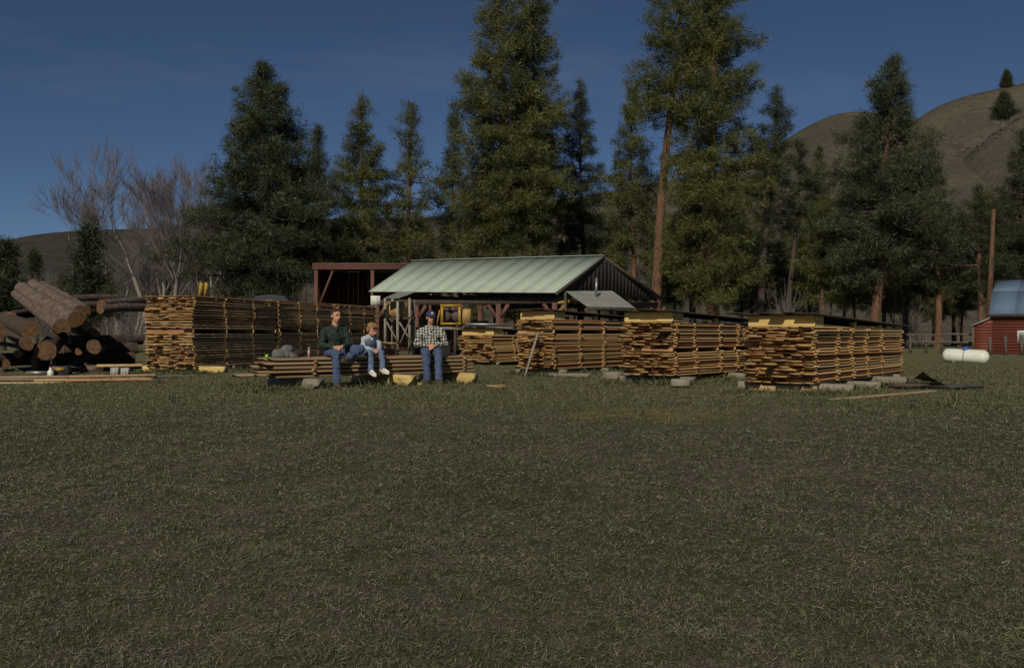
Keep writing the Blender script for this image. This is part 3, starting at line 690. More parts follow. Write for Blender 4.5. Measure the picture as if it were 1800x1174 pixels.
# brown red open shed further left
rs_ = thing('open_front_shed', 'brown red flat-roofed shed with open dark front, left of green roof', 'shed', (-7, 54, 0))
y0 = 53.0; xl = (552 - 900) / F * y0; xr = (760 - 900) / F * y0; zt = CAMZ + (HZ - 463) / F * y0; zb_ = CAMZ + (HZ - 474) / F * y0
for i in range(3):
    z = zb_ + (zt - zb_) * (i + .5) / 3
    part(MB().box(((xl + xr) / 2 - .05 + 0.01 * i, y0 - 0.02 * i, z), (xr - xl + .1, 0.04, (zt - zb_) / 3 - .012)), 'fascia_board', M['brownred'], rs_)
part(MB().box(((xl + xr) / 2, y0 + 3.05, zt - 0.02), (xr - xl, 6.0, 0.08)), 'roof_deck', M['roofwood'], rs_)
for i, x in enumerate((xl + .1, xl + 3.1, xr - .1)):
    part(MB().box((x, y0 + .12, zb_ / 2), (0.18, 0.18, zb_)), 'post', M['brownred'], rs_)
part(MB().bar((xl + .2, y0 + .1, 2.4), (xl + 1.0, y0 + .1, zb_ - .02), 0.09, 0.1), 'knee_brace', M['brownred'], rs_)
nb = 22
for i in range(nb):
    x = xl + (xr - xl) * (i + .5) / nb
    part(MB().box((x, y0 + 6.0 + .01 * (i % 2), zt / 2 - .04), ((xr - xl) / nb - .01, 0.03, zt - .1)), 'wall_board', M['brownred'], rs_)
for i in range(20):
    y = y0 + .3 + 5.7 * (i + .5) / 20
    part(MB().box((xl + .01 + .01 * (i % 2), y, zt / 2 - .04), (0.03, 5.7 / 20 - .01, zt - .1)), 'wall_board', M['brownred'], rs_)
    part(MB().box((xr + .03 + .01 * (i % 2), y, zt / 2 - .04), (0.03, 5.7 / 20 - .01, zt - .1)), 'wall_board', M['brownred'], rs_)

# fuel drum on a wooden cradle with a tiny roof
dr = thing('drum_stand', 'rough wooden cradle with crossed braces and tiny metal roof under the eave', 'stand', (*XY(700, 41), 0))
dy = 41.0
def D(px, py, Y=dy): return P(px, py, Y)
for px, yy in ((677, 40.6), (699, 40.3), (720, 41.0), (690, 42.0), (727, 42.0)):
    top = D(px, 524 if px != 727 else 527, yy); part(MB().box((top.x, top.y, top.z / 2), (0.1, 0.1, top.z)), 'post', M['greytimber'], dr)
for (p, q) in (((680, 566), (700, 602)), ((702, 566), (724, 602)), ((722, 560), (703, 604))):
    part(MB().bar(D(*p, 40.25), D(*q, 40.22 if p[0] > 710 else 40.18), 0.1, 0.05), 'cross_brace', M['greytimber'], dr)
part(MB().bar(D(670, 562, 40.7), D(728, 559, 40.7), 0.1, 0.1), 'rail', M['darkwood'], dr); part(MB().bar(D(674, 562, 41.7), D(730, 559, 41.7), 0.1, 0.1), 'rail', M['darkwood'], dr)
c0 = D(674, 524.5, 40.1); c1 = D(700, 524.5, 40.1); d0 = D(700, 513, 42.3); d1 = D(731, 513, 42.3)
corrugated(c0, c1, d0, d1, 6, 0.01, 'canopy_sheet', M['roofgrey'], dr)
drum = thing('fuel_drum', 'tan round fuel drum lying on the wooden cradle', 'drum', (*XY(700, 41.1), 0))
da = D(682, 545, 41.3); db = D(712, 546, 40.85); mb = MB()
dd = (db - da).normalized(); r = 0.36
mb.tube([da + dd * 0.03, da, da + dd * 0.02, da + dd * .3, da + dd * .31, da + dd * .33, da + dd * .62, da + dd * .63, da + dd * .65, db - dd * .02, db, db - dd * .03], [r * .9, r * .93, r, r, r * 1.03, r, r, r * 1.03, r, r, r * .93, r * .9], 24)
part(mb, 'barrel', M['tan'], drum, True)
part(MB().tube([db - dd * .03, db - dd * .026], r * .91, 24), 'end_cap', simple('drum end', (0.36, 0.21, 0.07), (0.24, 0.13, 0.05), 6, 0.6), drum)
part(MB().tube([db + Vector((.1, 0, -.2)), db + dd * .1 + Vector((.1, 0, -.2)), db + dd * .12 + Vector((.15, 0, -.3))], .025, 8), 'tap', M['steel'], drum)
sg = thing('notice_board', 'small blank white notice board at the end of the long stack', 'sign', (*XY(660, 39.8), 0))
s0 = D(660, 528, 39.8); part(MB().box(s0, (0.38, 0.02, 0.36)), 'panel', M['white'], sg); part(MB().box((s0.x, s0.y + .04, s0.z / 2), (0.07, 0.05, s0.z + .2)), 'post', M['greytimber'], sg)
for i in range(3): part(MB().box((s0.x, s0.y - .012, s0.z + .09 - .08 * i), (0.24, 0.004, 0.025)), 'faded_line', M['concrete'], sg)
jug = thing('fuel_can', 'small red plastic can on the grass below the drum stand', 'can', (*XY(688, 39.6), 0))
j = XY(688, 39.6); part(MB().box((j[0], j[1], .17), (0.30, 0.2, 0.30)), 'body', M['red'], jug); part(MB().tube([(j[0] + .07, j[1], .3), (j[0] + .08, j[1], .42)], .03, 8), 'spout', M['red'], jug)
part(MB().tube([(j[0] - .1, j[1], .32), (j[0] - .08, j[1], .38), (j[0], j[1], .38), (j[0] + .02, j[1], .32)], .014, 6), 'handle', M['red'], jug)
# slab wood heap beside the stand
for i in range(12):
    rr = random.Random(i); x, y = XY(664 + rr.uniform(-6, 18), 39.4 + rr.uniform(-.5, .6))
    o = MB().bar((-.6, 0, 0), (.6, rr.uniform(-.2, .2), rr.uniform(-.05, .05)), .16, .05).build('slab_offcut', M['lumber_old' if i % 2 else 'greytimber'])
    o.location = (x, y, .05 + .055 * i); o.rotation_euler = (rr.uniform(-.1, .1), rr.uniform(-.15, .15), rr.uniform(-.5, .9))
    tag(o, 'rough slab offcut heaped beside the drum stand', 'offcut', 'slab offcuts heaped by the drum stand')

# portable saw with yellow frame
sw = thing('band_saw', 'yellow framed band saw standing under the green roof behind the man in the cap', 'saw', (*XY(795, 43), 0))
def S(px, py, Y=42.4): return P(px, py, Y)
for p, q in (((777, 537), (777, 570)), ((808, 537), (808, 572)), ((774, 537), (811, 537)), ((774, 569), (811, 569))):
    part(MB().bar(S(*p), S(*q), 0.11, 0.09), 'frame_bar', M['yellow'], sw)
part(MB().box(S(819, 556, 42.9), (0.42, 0.7, 0.62)), 'engine_cover', M['tan'], sw)
part(MB().box(S(792, 556, 43.0), (0.6, 0.5, 0.5)), 'engine_block', M['blackmetal'], sw)
for px in (784, 803): part(MB().tube([S(px, 556, 42.75), S(px, 556, 42.65)], .22, 20), 'blade_wheel', M['rust'], sw)
part(MB().bar(S(760, 577, 42.4), S(900, 577, 42.4), .1, .12), 'track', M['greytimber'], sw); part(MB().bar(S(760, 577, 43.2), S(900, 577, 43.2), .1, .12), 'track', M['greytimber'], sw)
for px in (765, 800, 845, 890): part(MB().box((S(px, 577).x, 42.8, .6), (.1, 1.1, 1.1)), 'trestle', M['darkwood'], sw)
part(MB().bar(S(773, 545), S(768, 570), .05, .05), 'lever', M['yellow'], sw)
lg = MB().tube([P(818, 570, 41.2), P(893, 571, 41.4)], [.065, .06], 14).build('steel_pipe', M['steel'], None, True); tag(lg, 'pale grey pipe lying level across the saw bench', 'pipe')
for px in (826, 884):
    q = P(px, 574, 41.3); o = MB().box((q.x, q.y, q.z / 2 - .03), (.1, .14, q.z - .04)).build('trestle_post', M['darkwood']); tag(o, 'short dark post under the %s end of the grey pipe' % ('left' if px < 850 else 'right'), 'post')
for i, (px, Yq, w, h) in enumerate(((745, 44.5, .8, 1.3), (842, 46, .9, 1.6), (905, 47, 1.1, 1.2), (770, 47, 1.2, 1.9))):
    x, y = XY(px, Yq); t = thing('machine_cabinet', ['dark machine cabinet under the left part of the shed', 'dark tall machine cabinet behind the saw', 'dark low machine cabinet at the right of the shed', 'large dark machine cabinet at the back of the shed'][i], 'cabinet', (x, y, 0))
    soften(MB().box((0, 0, h / 2), (w, .7, h)).build('housing', M['blackmetal'], t), .02); soften(MB().box((0, -.36, h * .6), (w * .7, .02, h * .4)).build('door', M['rust'], t), .005)

# ------------------------------------------------------------------ red barn at the right
barn = thing('barn', 'red board barn with blue grey gambrel roof at the right edge', 'barn', (845 / F * 50.0, 50.0, 0), math.radians(-31))
by0 = 50.0; bx0 = (1745 - 900) / F * by0; bx1 = bx0 + 9.0; lx0 = bx0 - 0.86
ze = CAMZ + (HZ - 556) / F * by0
nbd = 13
for i in range(nbd):
    z0 = ze * i / nbd; h = ze / nbd
    xl2 = lx0
    part(MB().box(((bx0 + bx1) / 2 + 0, by0 + .004 * (i % 2), z0 + h / 2), (bx1 - bx0, .03, h - .012)), 'wall_board', M['barnred'], barn)
    zl = 1.0 + (HZ - 573) / F * by0
    if z0 + h < zl + .25: part(MB().box(((lx0 + bx0) / 2 - .005, by0 + .004 * (i % 2), z0 + h / 2), (bx0 - lx0 - .01, .03, h - .012)), 'wall_board', M['barnred'], barn)
zl = 1.0 + (HZ - 573) / F * by0
part(MB().prism([(lx0, by0 - .01, zl), (bx0, by0 - .01, zl), (bx0, by0 - .01, ze - .05)], (0, .04, 0)), 'gable_piece', M['barnred'], barn)
part(MB().box((lx0 - .04, by0 - .02, zl / 2), (.1, .08, zl)), 'corner_trim', M['rafter'], barn)
part(MB().box(((bx0 + bx1) / 2, by0 + 5, ze / 2), (bx1 - bx0 - .1, 9.9, ze)), 'inner_wall', M['darkwood'], barn)
part(MB().box(((lx0 + bx0) / 2, by0 + 4, zl / 2), (bx0 - lx0 - .1, 7.9, zl)), 'lean_to_wall', M['barnred'], barn)
part(MB().prism([(lx0 - .15, by0 - .15, zl + .02), (bx0 + .0, by0 - .15, ze), (bx0, by0 - .15, ze - .06), (lx0 - .15, by0 - .15, zl - .05)], (0, 8.2, 0)), 'lean_to_roof', M['roofgrey'], barn)
part(MB().box(((bx0 + bx1) / 2, by0 - .22, ze + .03), (bx1 - bx0 + .2, .05, .16)), 'fascia', M['darkwood'], barn)
gk = ze + 1.3; gy1 = by0 + 1.5; gt2 = gk + .72; ym = by0 + 4.6
n = 8
for s in range(n):
    xa = bx0 - .15 + (bx1 - bx0 + .3) * s / n; xb = bx0 - .15 + (bx1 - bx0 + .3) * (s + .995) / n
    V3 = lambda x, y, z: Vector((x, y, z))
    part(MB().prism([V3(xa, by0 - .25, ze + .08), V3(xb, by0 - .25, ze + .08), V3(xb, gy1, gk), V3(xa, gy1, gk)], (0, .03, -.02)).bar((xa + .02, by0 - .25, ze + .1), (xa + .02, gy1, gk + .02), .03, .03), 'roof_sheet', M['roofblue'], barn)
    part(MB().prism([V3(xa, gy1, gk), V3(xb, gy1, gk), V3(xb, ym, gt2), V3(xa, ym, gt2)], (0, .02, -.03)).bar((xa + .02, gy1, gk + .02), (xa + .02, ym, gt2 + .02), .03, .03), 'roof_sheet', M['roofblue'], barn)
    part(MB().prism([V3(xa, ym, gt2), V3(xb, ym, gt2), V3(xb, by0 + 9.2, ze), V3(xa, by0 + 9.2, ze)], (0, -.02, -.03)), 'roof_sheet', M['roofblue'], barn)
part(MB().prism([V3(bx0, by0 + .05, ze), V3(bx0, gy1 + .05, gk - .08), V3(bx0, ym, gt2 - .08), V3(bx0, by0 + 9, ze)], (.05, 0, 0)), 'gable_wall', M['barnred'], barn)
wx = bx0 + 1.25; wz = CAMZ + (HZ - 592) / F * by0
win = part(MB().box((wx + .22, by0 - .04, wz), (.72, .06, .62)), 'window', M['white'], barn)
part(MB().box((wx + .22, by0 - .055, wz), (.58, .05, .48)), 'pane', simple('barn glass', (.42, .43, .40), (.2, .21, .21), 4, .15, 0), barn)
part(MB().box((wx + .22, by0 - .075, wz), (.035, .03, .48)), 'mullion', M['white'], barn)

# propane tank
tk = thing('propane_tank', 'white horizontal propane tank with blue cap on the grass before the barn', 'tank', (*XY(1697, 35), 0))
ta = P(1657 + 10, 624.5, 35.4); tb_ = P(1738 - 10, 627.5, 34.6); td = (tb_ - ta).normalized(); r = .245
pts = []; rad = []
for t in (-1, -.93, -.75, -.5, -.25, 0): pts.append(ta + td * t * .2); rad.append(max(.01, r * math.sqrt(1 - t * t)))
for t in (0, .25, .5, .75, .93, 1): pts.append(tb_ + td * t * .2); rad.append(max(.01, r * math.sqrt(1 - t * t)))
mb = MB(); mb.tube(pts, rad, 28); part(mb, 'vessel', M['white'], tk, True)
mid = (ta + tb_) / 2
part(MB().tube([mid - td * .02, mid + td * .02], r + .006, 28), 'weld_band', M['concrete'], tk, True)
part(MB().tube([mid + Vector((0, 0, r - .04)), mid + Vector((0, 0, r + .06)), mid + Vector((0, 0, r + .09))], [.13, .12, .05], 18), 'cap', M['bluecap'], tk, True)
for e in (lerp(ta, tb_, .1), lerp(ta, tb_, .9)):
    part(MB().box((e.x, e.y, (e.z - r) / 2 + .06), (.08, .4, max(.1, e.z - r + .14))), 'leg', M['concrete'], tk)

# rail fence behind the tank
fz = 52.0
for i, px in enumerate(range(1600, 1860, 28)):
    x, y = XY(px, fz - .004 * (px - 1600)); h = 0.95 + .08 * math.sin(i * 2.1)
    if px > 1720: y = 46.5; x = (px - 900) / F * y
    o = MB().box((0, 0, h / 2), (.11, .11, h)).build('fence_post', M['fence']); o.location = (x, y, -.05); o.rotation_euler = (0, .03 * math.sin(i * 5), 0)
    tag(o, '%s weathered fence post counted from the right-hand stack' % ['first', 'second', 'third', 'fourth', 'fifth', 'sixth', 'seventh', 'eighth', 'ninth', 'tenth'][i], 'fence post', 'posts of the rail fence')
for i, (p0, p1, z) in enumerate((((1592, 52.1), (1660, 51.8), .62), ((1655, 51.9), (1722, 51.4), .66), ((1592, 52.1), (1722, 51.4), .25))):
    a = XY(*p0); b = XY(*p1)
    o = MB().bar((a[0], a[1] - .1, z + .35), (b[0], b[1] - .1, z + .30), .05, .1).build('fence_rail', M['fence']); tag(o, ['upper fence rail nearest the right-hand stack', 'upper fence rail nearest the barn', 'lower fence rail before the wood'][i], 'fence rail')

# yellow loader and dark vehicle behind the long stack
ld = thing('loader', 'yellow loader with two raised forks showing above the long stack', 'loader', (*XY(356, 36), 0))
for px in (351, 360):
    part(MB().bar(P(px - 1, 530, 36), P(px + 3, 498, 35.6), .1, .16), 'fork', M['yellow'], ld)
x, y = XY(356, 37.5)
part(MB().box((x, y + .6, 1.0), (1.3, 2.2, .9)), 'chassis', M['yellow'], ld)
for sx in (-.8, .8):
    for sy in (-.2, 1.5): part(MB().tube([(x + sx - .15, y + sy, .5), (x + sx + .15, y + sy, .5)], .5, 20), 'wheel', M['rubber'], ld, True)
car = thing('parked_car', 'dark vehicle roof showing just above the long stack', 'car', (*XY(473, 46), 0))
x, y = XY(473, 46)
def carprism(pts, w, name, mat): return soften(part(MB().prism([(x + a, y - w / 2, b) for a, b in pts], (0, w, 0)), name, mat, car), .06, 3)
carprism([(-2.2, .5), (-2.2, 1.2), (-1.2, 1.35), (2.1, 1.35), (2.25, .5)], 1.75, 'body', M['carblue'])
carprism([(-1.1, 1.3), (-.5, 2.74), (.3, 2.82), (.9, 2.74), (2.0, 1.3)], 1.5, 'cabin', M['carblue'])
part(MB().box((x + .3, y - .76, 2.0), (1.6, .03, .5)), 'window', M['glass_dark'], car)
for sx in (-1.4, 1.4):
    for sy in (-.85, .85): part(MB().tube([(x + sx, y + sy - .1, .38), (x + sx, y + sy + .1, .38)], .38, 20), 'wheel', M['rubber'], car, True)

# ------------------------------------------------------------------ lumber stacks
def unit_board():
    # unit box with slightly chamfered long edges so boards catch light along their arrises
    c = 0.06; prof = [(-.5, -.5 + c), (-.5 + c * .3, -.5), (.5 - c * .3, -.5), (.5, -.5 + c), (.5, .5 - c), (.5 - c * .3, .5), (-.5 + c * .3, .5), (-.5, .5 - c)]
    mb = MB(); mb.prism([(-.5, y, z) for y, z in prof], (1, 0, 0)); return mb
UB = {k: unit_board().mesh('board_' + k, (M[k],)) for k in ('lumber', 'lumber_old', 'lumber_weathered', 'sticker', 'paleyellow', 'greytimber', 'roofwood')}
def plank(name, mat, c, size, rz, parent=None, rx=0, ry=0):
    o = bpy.data.objects.new(name, UB[mat]); COL.objects.link(o)
    if parent is not None: o.parent = parent
    o.location = c; o.scale = size; o.rotation_euler = (rx, ry, rz); return o

def stack(label, corner, ldir, length, width, z0, ztop, bt, st, seed, bmat='lumber', gaps=(), cols=None, roof=None, jag=0.06, wmin=.14, wmax=.27, group='stickered lumber stacks', long_end=0.0, skip=0.0):
    rng = random.Random(seed); L = Vector((ldir[0], ldir[1], 0)).normalized(); W = Vector((-L.y, L.x, 0))
    rz = math.atan2(L.y, L.x); root = thing('lumber_stack', label, 'lumber stack', (corner[0], corner[1], gzf(*corner)), rz, group)
    # local frame: x along the boards (away), y across towards the far side (left of the long face), z up
    z = z0; n = 0; cols = cols or [i / 5 for i in range(6)]; cj = [rng.uniform(-.06, .06) for _ in cols]
    while z + bt <= ztop + 1e-6:
        gap = [g for g in gaps if abs(z - g[0]) < (bt + st) / 2]
        if n and gap:
            for f in cols:
                plank('bunk', 'lumber_old', (.04 + f * (length - .08), width / 2, z + gap[0][1] / 2), (.09, width + .04, gap[0][1]), 0, root)
            z += gap[0][1]
            gaps = [g for g in gaps if g is not gap[0]]
        y = rng.uniform(-.015, .02); first = True
        lay = rng.uniform(-jag, jag) * .5
        while y < width - .06:
            w = rng.uniform(wmin, wmax)
            if y + w > width + .03: w = max(.06, width - y)
            if not (skip and not first and y + w < width - .1 and rng.random() < skip):
                s0 = rng.gauss(0, jag) * .9 - jag * .4 + lay; s1 = length + rng.uniform(-.12, .10) - (long_end if rng.random() < .3 else 0)
                if rng.random() < .14: s0 -= rng.uniform(.05, .22)
                th = bt * rng.uniform(.88, 1.0)
                plank('board', bmat, ((s0 + s1) / 2, y + w / 2 + (rng.uniform(-.035, .015) if first else 0), z + th / 2), (s1 - s0, w - .008, th), rng.uniform(-.004, .004), root, 0, rng.uniform(-.003, .003))
            y += w + rng.uniform(.002, .02); first = False
        z += bt
        if z + bt + st > ztop: break
        for i, f in enumerate(cols):
            cj[i] = max(-.16, min(.16, cj[i] + rng.gauss(0, .022)))
            sx = .05 + (f + 0) * (length - .1) + cj[i] + rng.uniform(-.03, .03)
            p0 = -rng.uniform(.015, .085); p1 = width + rng.uniform(0, .06)
            plank('sticker', 'sticker', (sx, (p0 + p1) / 2, z + st / 2), (.045, p1 - p0, st), PI / 2 * 0 + rng.uniform(-.02, .02), root)
        z += st; n += 1
    top = z
    if roof:
        hf, hb, over = roof['hf'], roof['hb'], roof.get('over', .08)
        zz = top + .004
        plank('front_riser', 'paleyellow', (.06, width * .5 - .02, zz + hf / 2), (.05, width * .98, hf), 0, root)
        plank('front_riser', 'paleyellow', (.32, .035, zz + hf * .47), (.46, .05, hf * .94), 0, root)
        for f in roof.get('blocks', (.42, .72)):
            h = hf + (hb - hf) * f - .03
            plank('roof_block', 'paleyellow', (f * length, .05, zz + h / 2), (.09, .12, max(.03, h)), 0, root)
            plank('roof_block', 'paleyellow', (f * length, width - .1, zz + h / 2), (.09, .12, max(.03, h)), 0, root)
        x0 = -over; x1 = length + .35; ang = math.atan2(hf - hb, length); y = -.06; k = 0
        while y < width + .05:
            w = rng.uniform(.22, .34); xs = x0 + rng.uniform(-.16, .04); xe = x1 + rng.uniform(-.3, .15); xc = (xs + xe) / 2
            zc = zz + hf - (hf - hb) * xc / length + .018 + (.024 if k % 2 else 0)
            plank('roof_board', 'roofwood' if roof.get('dark', 1) else 'lumber_old', (xc, y + w / 2, zc), (xe - xs, w + .04, .022), 0, root, 0, ang); y += w; k += 1
    root['top'] = top
    return root

SL = (0.26, 0.966)
la = Vector((*XY(338, 25.6), 0)); sdir = Vector((*SL, 0)).normalized()
LW = 1.34
stack('tall double-tier stack at the near left end of the long row, end facing the camera', (la.x, la.y), SL, 4.4, LW, .10, 2.06, .046, .022, 101, 'lumber_old', [(1.05, .10)], [0, .37, .70, 1.0], None, .07)
lb_ = la + sdir * 4.56
stack('middle double-tier stack of the long row behind the man in the dark sweatshirt', (lb_.x, lb_.y), SL, 3.85, LW, .10, 2.04, .046, .022, 102, 'lumber_old', [(1.05, .11)], [.0, .34, .68, 1.0])
lc_ = la + sdir * 8.56
stack('far double-tier stack of the long row, ending beside the drum stand', (lc_.x, lc_.y), SL, 3.6, LW, .10, 2.03, .046, .022, 103, 'lumber_old', [(1.05, .11)], [.0, .3, .66, 1.0])
SR = (0.59, 0.81)
c4 = XY(1430, 17.0)
stack('nearest roofed stack on the right, with wide pale plank under its roof boards', c4, SR, 5.5, 1.22, .14, 1.14, .035, .018, 104, 'lumber', [], [0, .2, .38, .56, .74, 1.0], dict(hf=.19, hb=.03), .07, skip=.06)
c3 = XY(1180, 19.9)
stack('roofed two-tier stack left of the nearest roofed one', c3, SR, 5.2, 1.12, .14, 1.25, .036, .019, 105, 'lumber', [(.66, .07)], [0, .22, .42, .6, .8, 1.0], dict(hf=.19, hb=.03), .08, skip=.05)
c2 = XY(972, 24.0)
stack('roofed stack with a thin pale stick leaning on its end', c2, SR, 4.8, 1.02, .14, 1.39, .036, .019, 106, 'lumber', [(1.02, .08)], [0, .25, .5, .75, 1.0], dict(hf=.2, hb=.04), .09, skip=.06)
c1 = XY(866, 31.5)
stack('low roofed stack beside the band saw, farthest on the right side', c1, SR, 3.6, 1.3, .10, .98, .036, .019, 107, 'lumber', [], [0, .33, .66, 1.0], dict(hf=.2, hb=.05), .08, skip=.05)
# low pile used as a bench
BL = Vector((.755, .656, 0)).normalized(); cb = XY(492, 17.9)
bench = stack('low lumber pile that the three people sit on', cb, (.755, .656), 4.42, 1.15, .20, .575, .052, .023, 108, 'lumber_weathered', [], [.165, .46, .71, .97], None, .12, .2, .34)
BW = Vector((-BL.y, BL.x, 0)); BN = -BW

# timbers under the stacks
def beam(name, mat, a, b, w, h, label, cat='timber', group=None, z=None):
    a = Vector((*a, 0)); b = Vector((*b, 0)); d = b - a; c = (a + b) / 2
    zz = gzf(c.x, c.y) + h / 2 - .01 if z is None else z
    o = plank(name, mat, (c.x, c.y, zz), (d.length, w, h), math.atan2(d.y, d.x)); return tag(o, label, cat, group)
def under(corner, ldir, s, width, proud, mat, w, h, label, back=.3):
    L = Vector((*ldir, 0)).normalized(); W = Vector((-L.y, L.x, 0)); c = Vector((*corner, 0)) + L * s
    return beam('bearer_timber', mat, (c - W * proud)[:2], (c + W * (width + back))[:2], w, h, label)
under(cb, BL[:2], .62, 1.15, .28, 'greytimber', .24, .2, 'grey timber under the left part of the bench pile')
under(cb, BL[:2], 2.5, 1.15, .55, 'paleyellow', .22, .2, 'yellow timber sticking out under the bench pile left of the capped man')
under(cb, BL[:2], 4.2, 1.15, .35, 'paleyellow', .2, .2, 'pale timber sticking out under the right end of the bench pile')
for s, lab in ((2.72, 'small wood chock under the yellow timber'), (4.05, 'small wood chock under the pale right-end timber')):
    p = Vector((*cb, 0)) + BL * s + BN * (.5 if s < 3 else .3); o = plank('chock', 'paleyellow', (p.x, p.y, .0), (.1, .1, .1), .6); tag(o, lab, 'chock')
under((la.x, la.y), SL, .35, LW, .72, 'paleyellow', .24, .17, 'pale yellow timber sticking out under the near end of the long row')
for i, s in enumerate((2.0, 3.9)): under((la.x, la.y), SL, s, LW, .02, 'greytimber', .16, .12, ['grey bearer under the middle of the near tall stack', 'grey bearer under the rear of the near tall stack'][i])
for j, (q, nm) in enumerate(((lb_, 'middle'), (lc_, 'far'))):
    for i, s in enumerate((.3, 1.9, 3.4)): under((q.x, q.y), SL, s, LW, .02, 'greytimber', .16, .12, '%s grey bearer under the %s stack of the long row' % (['front', 'centre', 'rear'][i], nm))
under(c4, SR, .12, 1.22, .02, 'lumber_old', .1, .13, 'thin bearer under the near end of the nearest roofed stack', -.02)
under(c4, SR, .50, 1.22, .52, 'greytimber', .3, .14, 'first grey timber sticking out under the nearest roofed stack')
under(c4, SR, 2.0, 1.22, .55, 'greytimber', .28, .14, 'second grey timber sticking out under the nearest roofed stack')
under(c4, SR, 3.6, 1.22, .60, 'greytimber', .28, .15, 'third grey timber sticking out under the nearest roofed stack')
under(c4, SR, 5.0, 1.22, .1, 'greytimber', .2, .14, 'rear grey timber under the nearest roofed stack')
under(c3, SR, .55, 1.12, .22, 'greytimber', .3, .14, 'grey timber under the near end of the two-tier roofed stack')
under(c3, SR, 2.9, 1.12, .5, 'greytimber', .26, .14, 'grey timber under the middle of the two-tier roofed stack')
under(c3, SR, 4.8, 1.12, .1, 'greytimber', .2, .14, 'grey timber under the rear of the two-tier roofed stack')
for i, s in enumerate((.4, 2.4, 4.4)): under(c2, SR, s, 1.02, .12, 'greytimber', .22, .14, '%s grey timber under the stack with the leaning stick' % ['near', 'middle', 'rear'][i])
for i, s in enumerate((.3, 1.8, 3.3)): under(c1, SR, s, 1.3, .02, 'greytimber', .2, .10, '%s bearer under the low stack by the saw' % ['near', 'middle', 'rear'][i])
# long grey plank on the ground before the leaning-stick stack, and stick
def ground_plank(px0, Y0, px1, Y1, w, h, mat, label, cat='board', lift=0.0):
    a = Vector((*XY(px0, Y0), 0)); b = Vector((*XY(px1, Y1), 0)); c = (a + b) / 2; d = b - a
    o = plank('loose_board', mat, (c.x, c.y, gzf(c.x, c.y) + h / 2 + .015 + lift), (d.length, w, h), math.atan2(d.y, d.x)); return tag(o, label, cat)
ground_plank(965, 23.2, 1035, 23.0, .16, .08, 'greytimber', 'long grey board on the grass before the leaning-stick stack')
ground_plank(1065, 22.2, 1090, 22.0, .3, .16, 'greytimber', 'short grey block between the two middle stacks', 'block')
ground_plank(1180, 18.55, 1212, 18.5, .34, .13, 'concrete' if False else 'greytimber', 'grey block sticking out before the two-tier stack', 'block')
a = P(922, 655, 24.0); b = P(945, 585, 24.15); a.z = 0
o = MB().bar(a + Vector((0, -.55, 0)), b + Vector((0, -.32, 0)), .055, .03).build('leaning_stick', M['greytimber']); tag(o, 'thin pale stick leaning on the end of the middle stack', 'stick')
ground_plank(1460, 14.9, 1640, 17.2, .12, .03, 'lumber_weathered', 'long yellow board lying on the grass right of the stacks')
ground_plank(858, 18.35, 884, 18.6, .14, .025, 'lumber_old', 'short offcut on the grass right of the bench pile')
ground_plank(872, 17.9, 890, 18.2, .10, .02, 'lumber', 'second short offcut on the grass right of the bench pile')
LB = [(-60, 21.5, 205, 22.4, .2, .045, 'lumber_old', 'long pale board at the left edge, rear of the loose boards', .0), (-40, 21.0, 160, 21.2, .16, .04, 'greytimber', 'grey board under the loose boards at left', .0),
      (120, 21.5, 272, 22.4, .17, .04, 'lumber_old', 'brown board lying across the loose boards', .045), (60, 20.9, 266, 21.8, .16, .035, 'lumber', 'reddish board among the loose boards at left', .0),
      (118, 20.4, 268, 20.8, .18, .045, 'lumber_old', 'pale front board of the loose boards', .0), (0, 20.3, 125, 20.6, .08, .03, 'lumber_old', 'thin batten at the front left of the loose boards', .0), (190, 21.6, 340, 23.3, .12, .03, 'greytimber', 'narrow board pointing from the loose boards to the long row', .0)]
for p in LB: ground_plank(*p[:8], 'board', p[8])
for i, (px, Yq) in enumerate(((203, 23.6), (221, 23.4))):
    x, y = XY(px, Yq); t = thing('concrete_block', ['left concrete block near the end of the long row', 'right concrete block near the end of the long row'][i], 'block', (x, y, gzf(x, y)), .2)
    w, h, d = .17, .2, .34
    for c, s in (((-w / 2 + .02, 0, h / 2), (.035, d, h)), ((w / 2 - .02, 0, h / 2), (.035, d, h)), ((0, -d / 2 + .02, h / 2), (w - .075, .035, h)), ((0, 0, h / 2), (w - .075, .035, h)), ((0, d / 2 - .02, h / 2), (w - .075, .035, h))):
        MB().box(c, s).build('web', M['concrete'], t)
ground_plank(170, 24.2, 250, 24.6, .16, .06, 'lumber_old', 'dark red board on blocks at the foot of the long row', 'board', .16)
# scrap at the right
sc_ = thing('scrap_sheet', 'curved rusty sheet of scrap steel lying right of the stacks', 'scrap', (*XY(1655, 18.5), 0))
x, y = XY(1655, 18.4); V = []; f = []
m_ = 14
for i in range(m_ + 1):
    t = i / m_; ang = -.25 + 1.5 * t ** 2
    V += [(x - .45 + .75 * (1 - t) , y - .35 + .1 * t, .02 + .30 * t ** 2.2), (x - .35 + .75 * (1 - t) + .55 * (1 - t), y + .35, .03 + .14 * t ** 2)]
for i in range(m_): f.append([2 * i, 2 * i + 2, 2 * i + 3, 2 * i + 1])
V = np.array(V); mb = MB(); mb.add(V, f); mb.add(V - np.array([0, .004, .008]), [q[::-1] for q in f]); part(mb, 'sheet', M['rust'], sc_, True)
part(MB().bar((x - .5, y - .3, .05), (x + .45, y - .7, .05), .05, .04), 'rib', M['blackmetal'], sc_)
part(MB().bar((x - .9, y + .1, .06), (x + .1, y + .2, .07), .5, .02), 'flat_sheet', M['rust'], sc_)

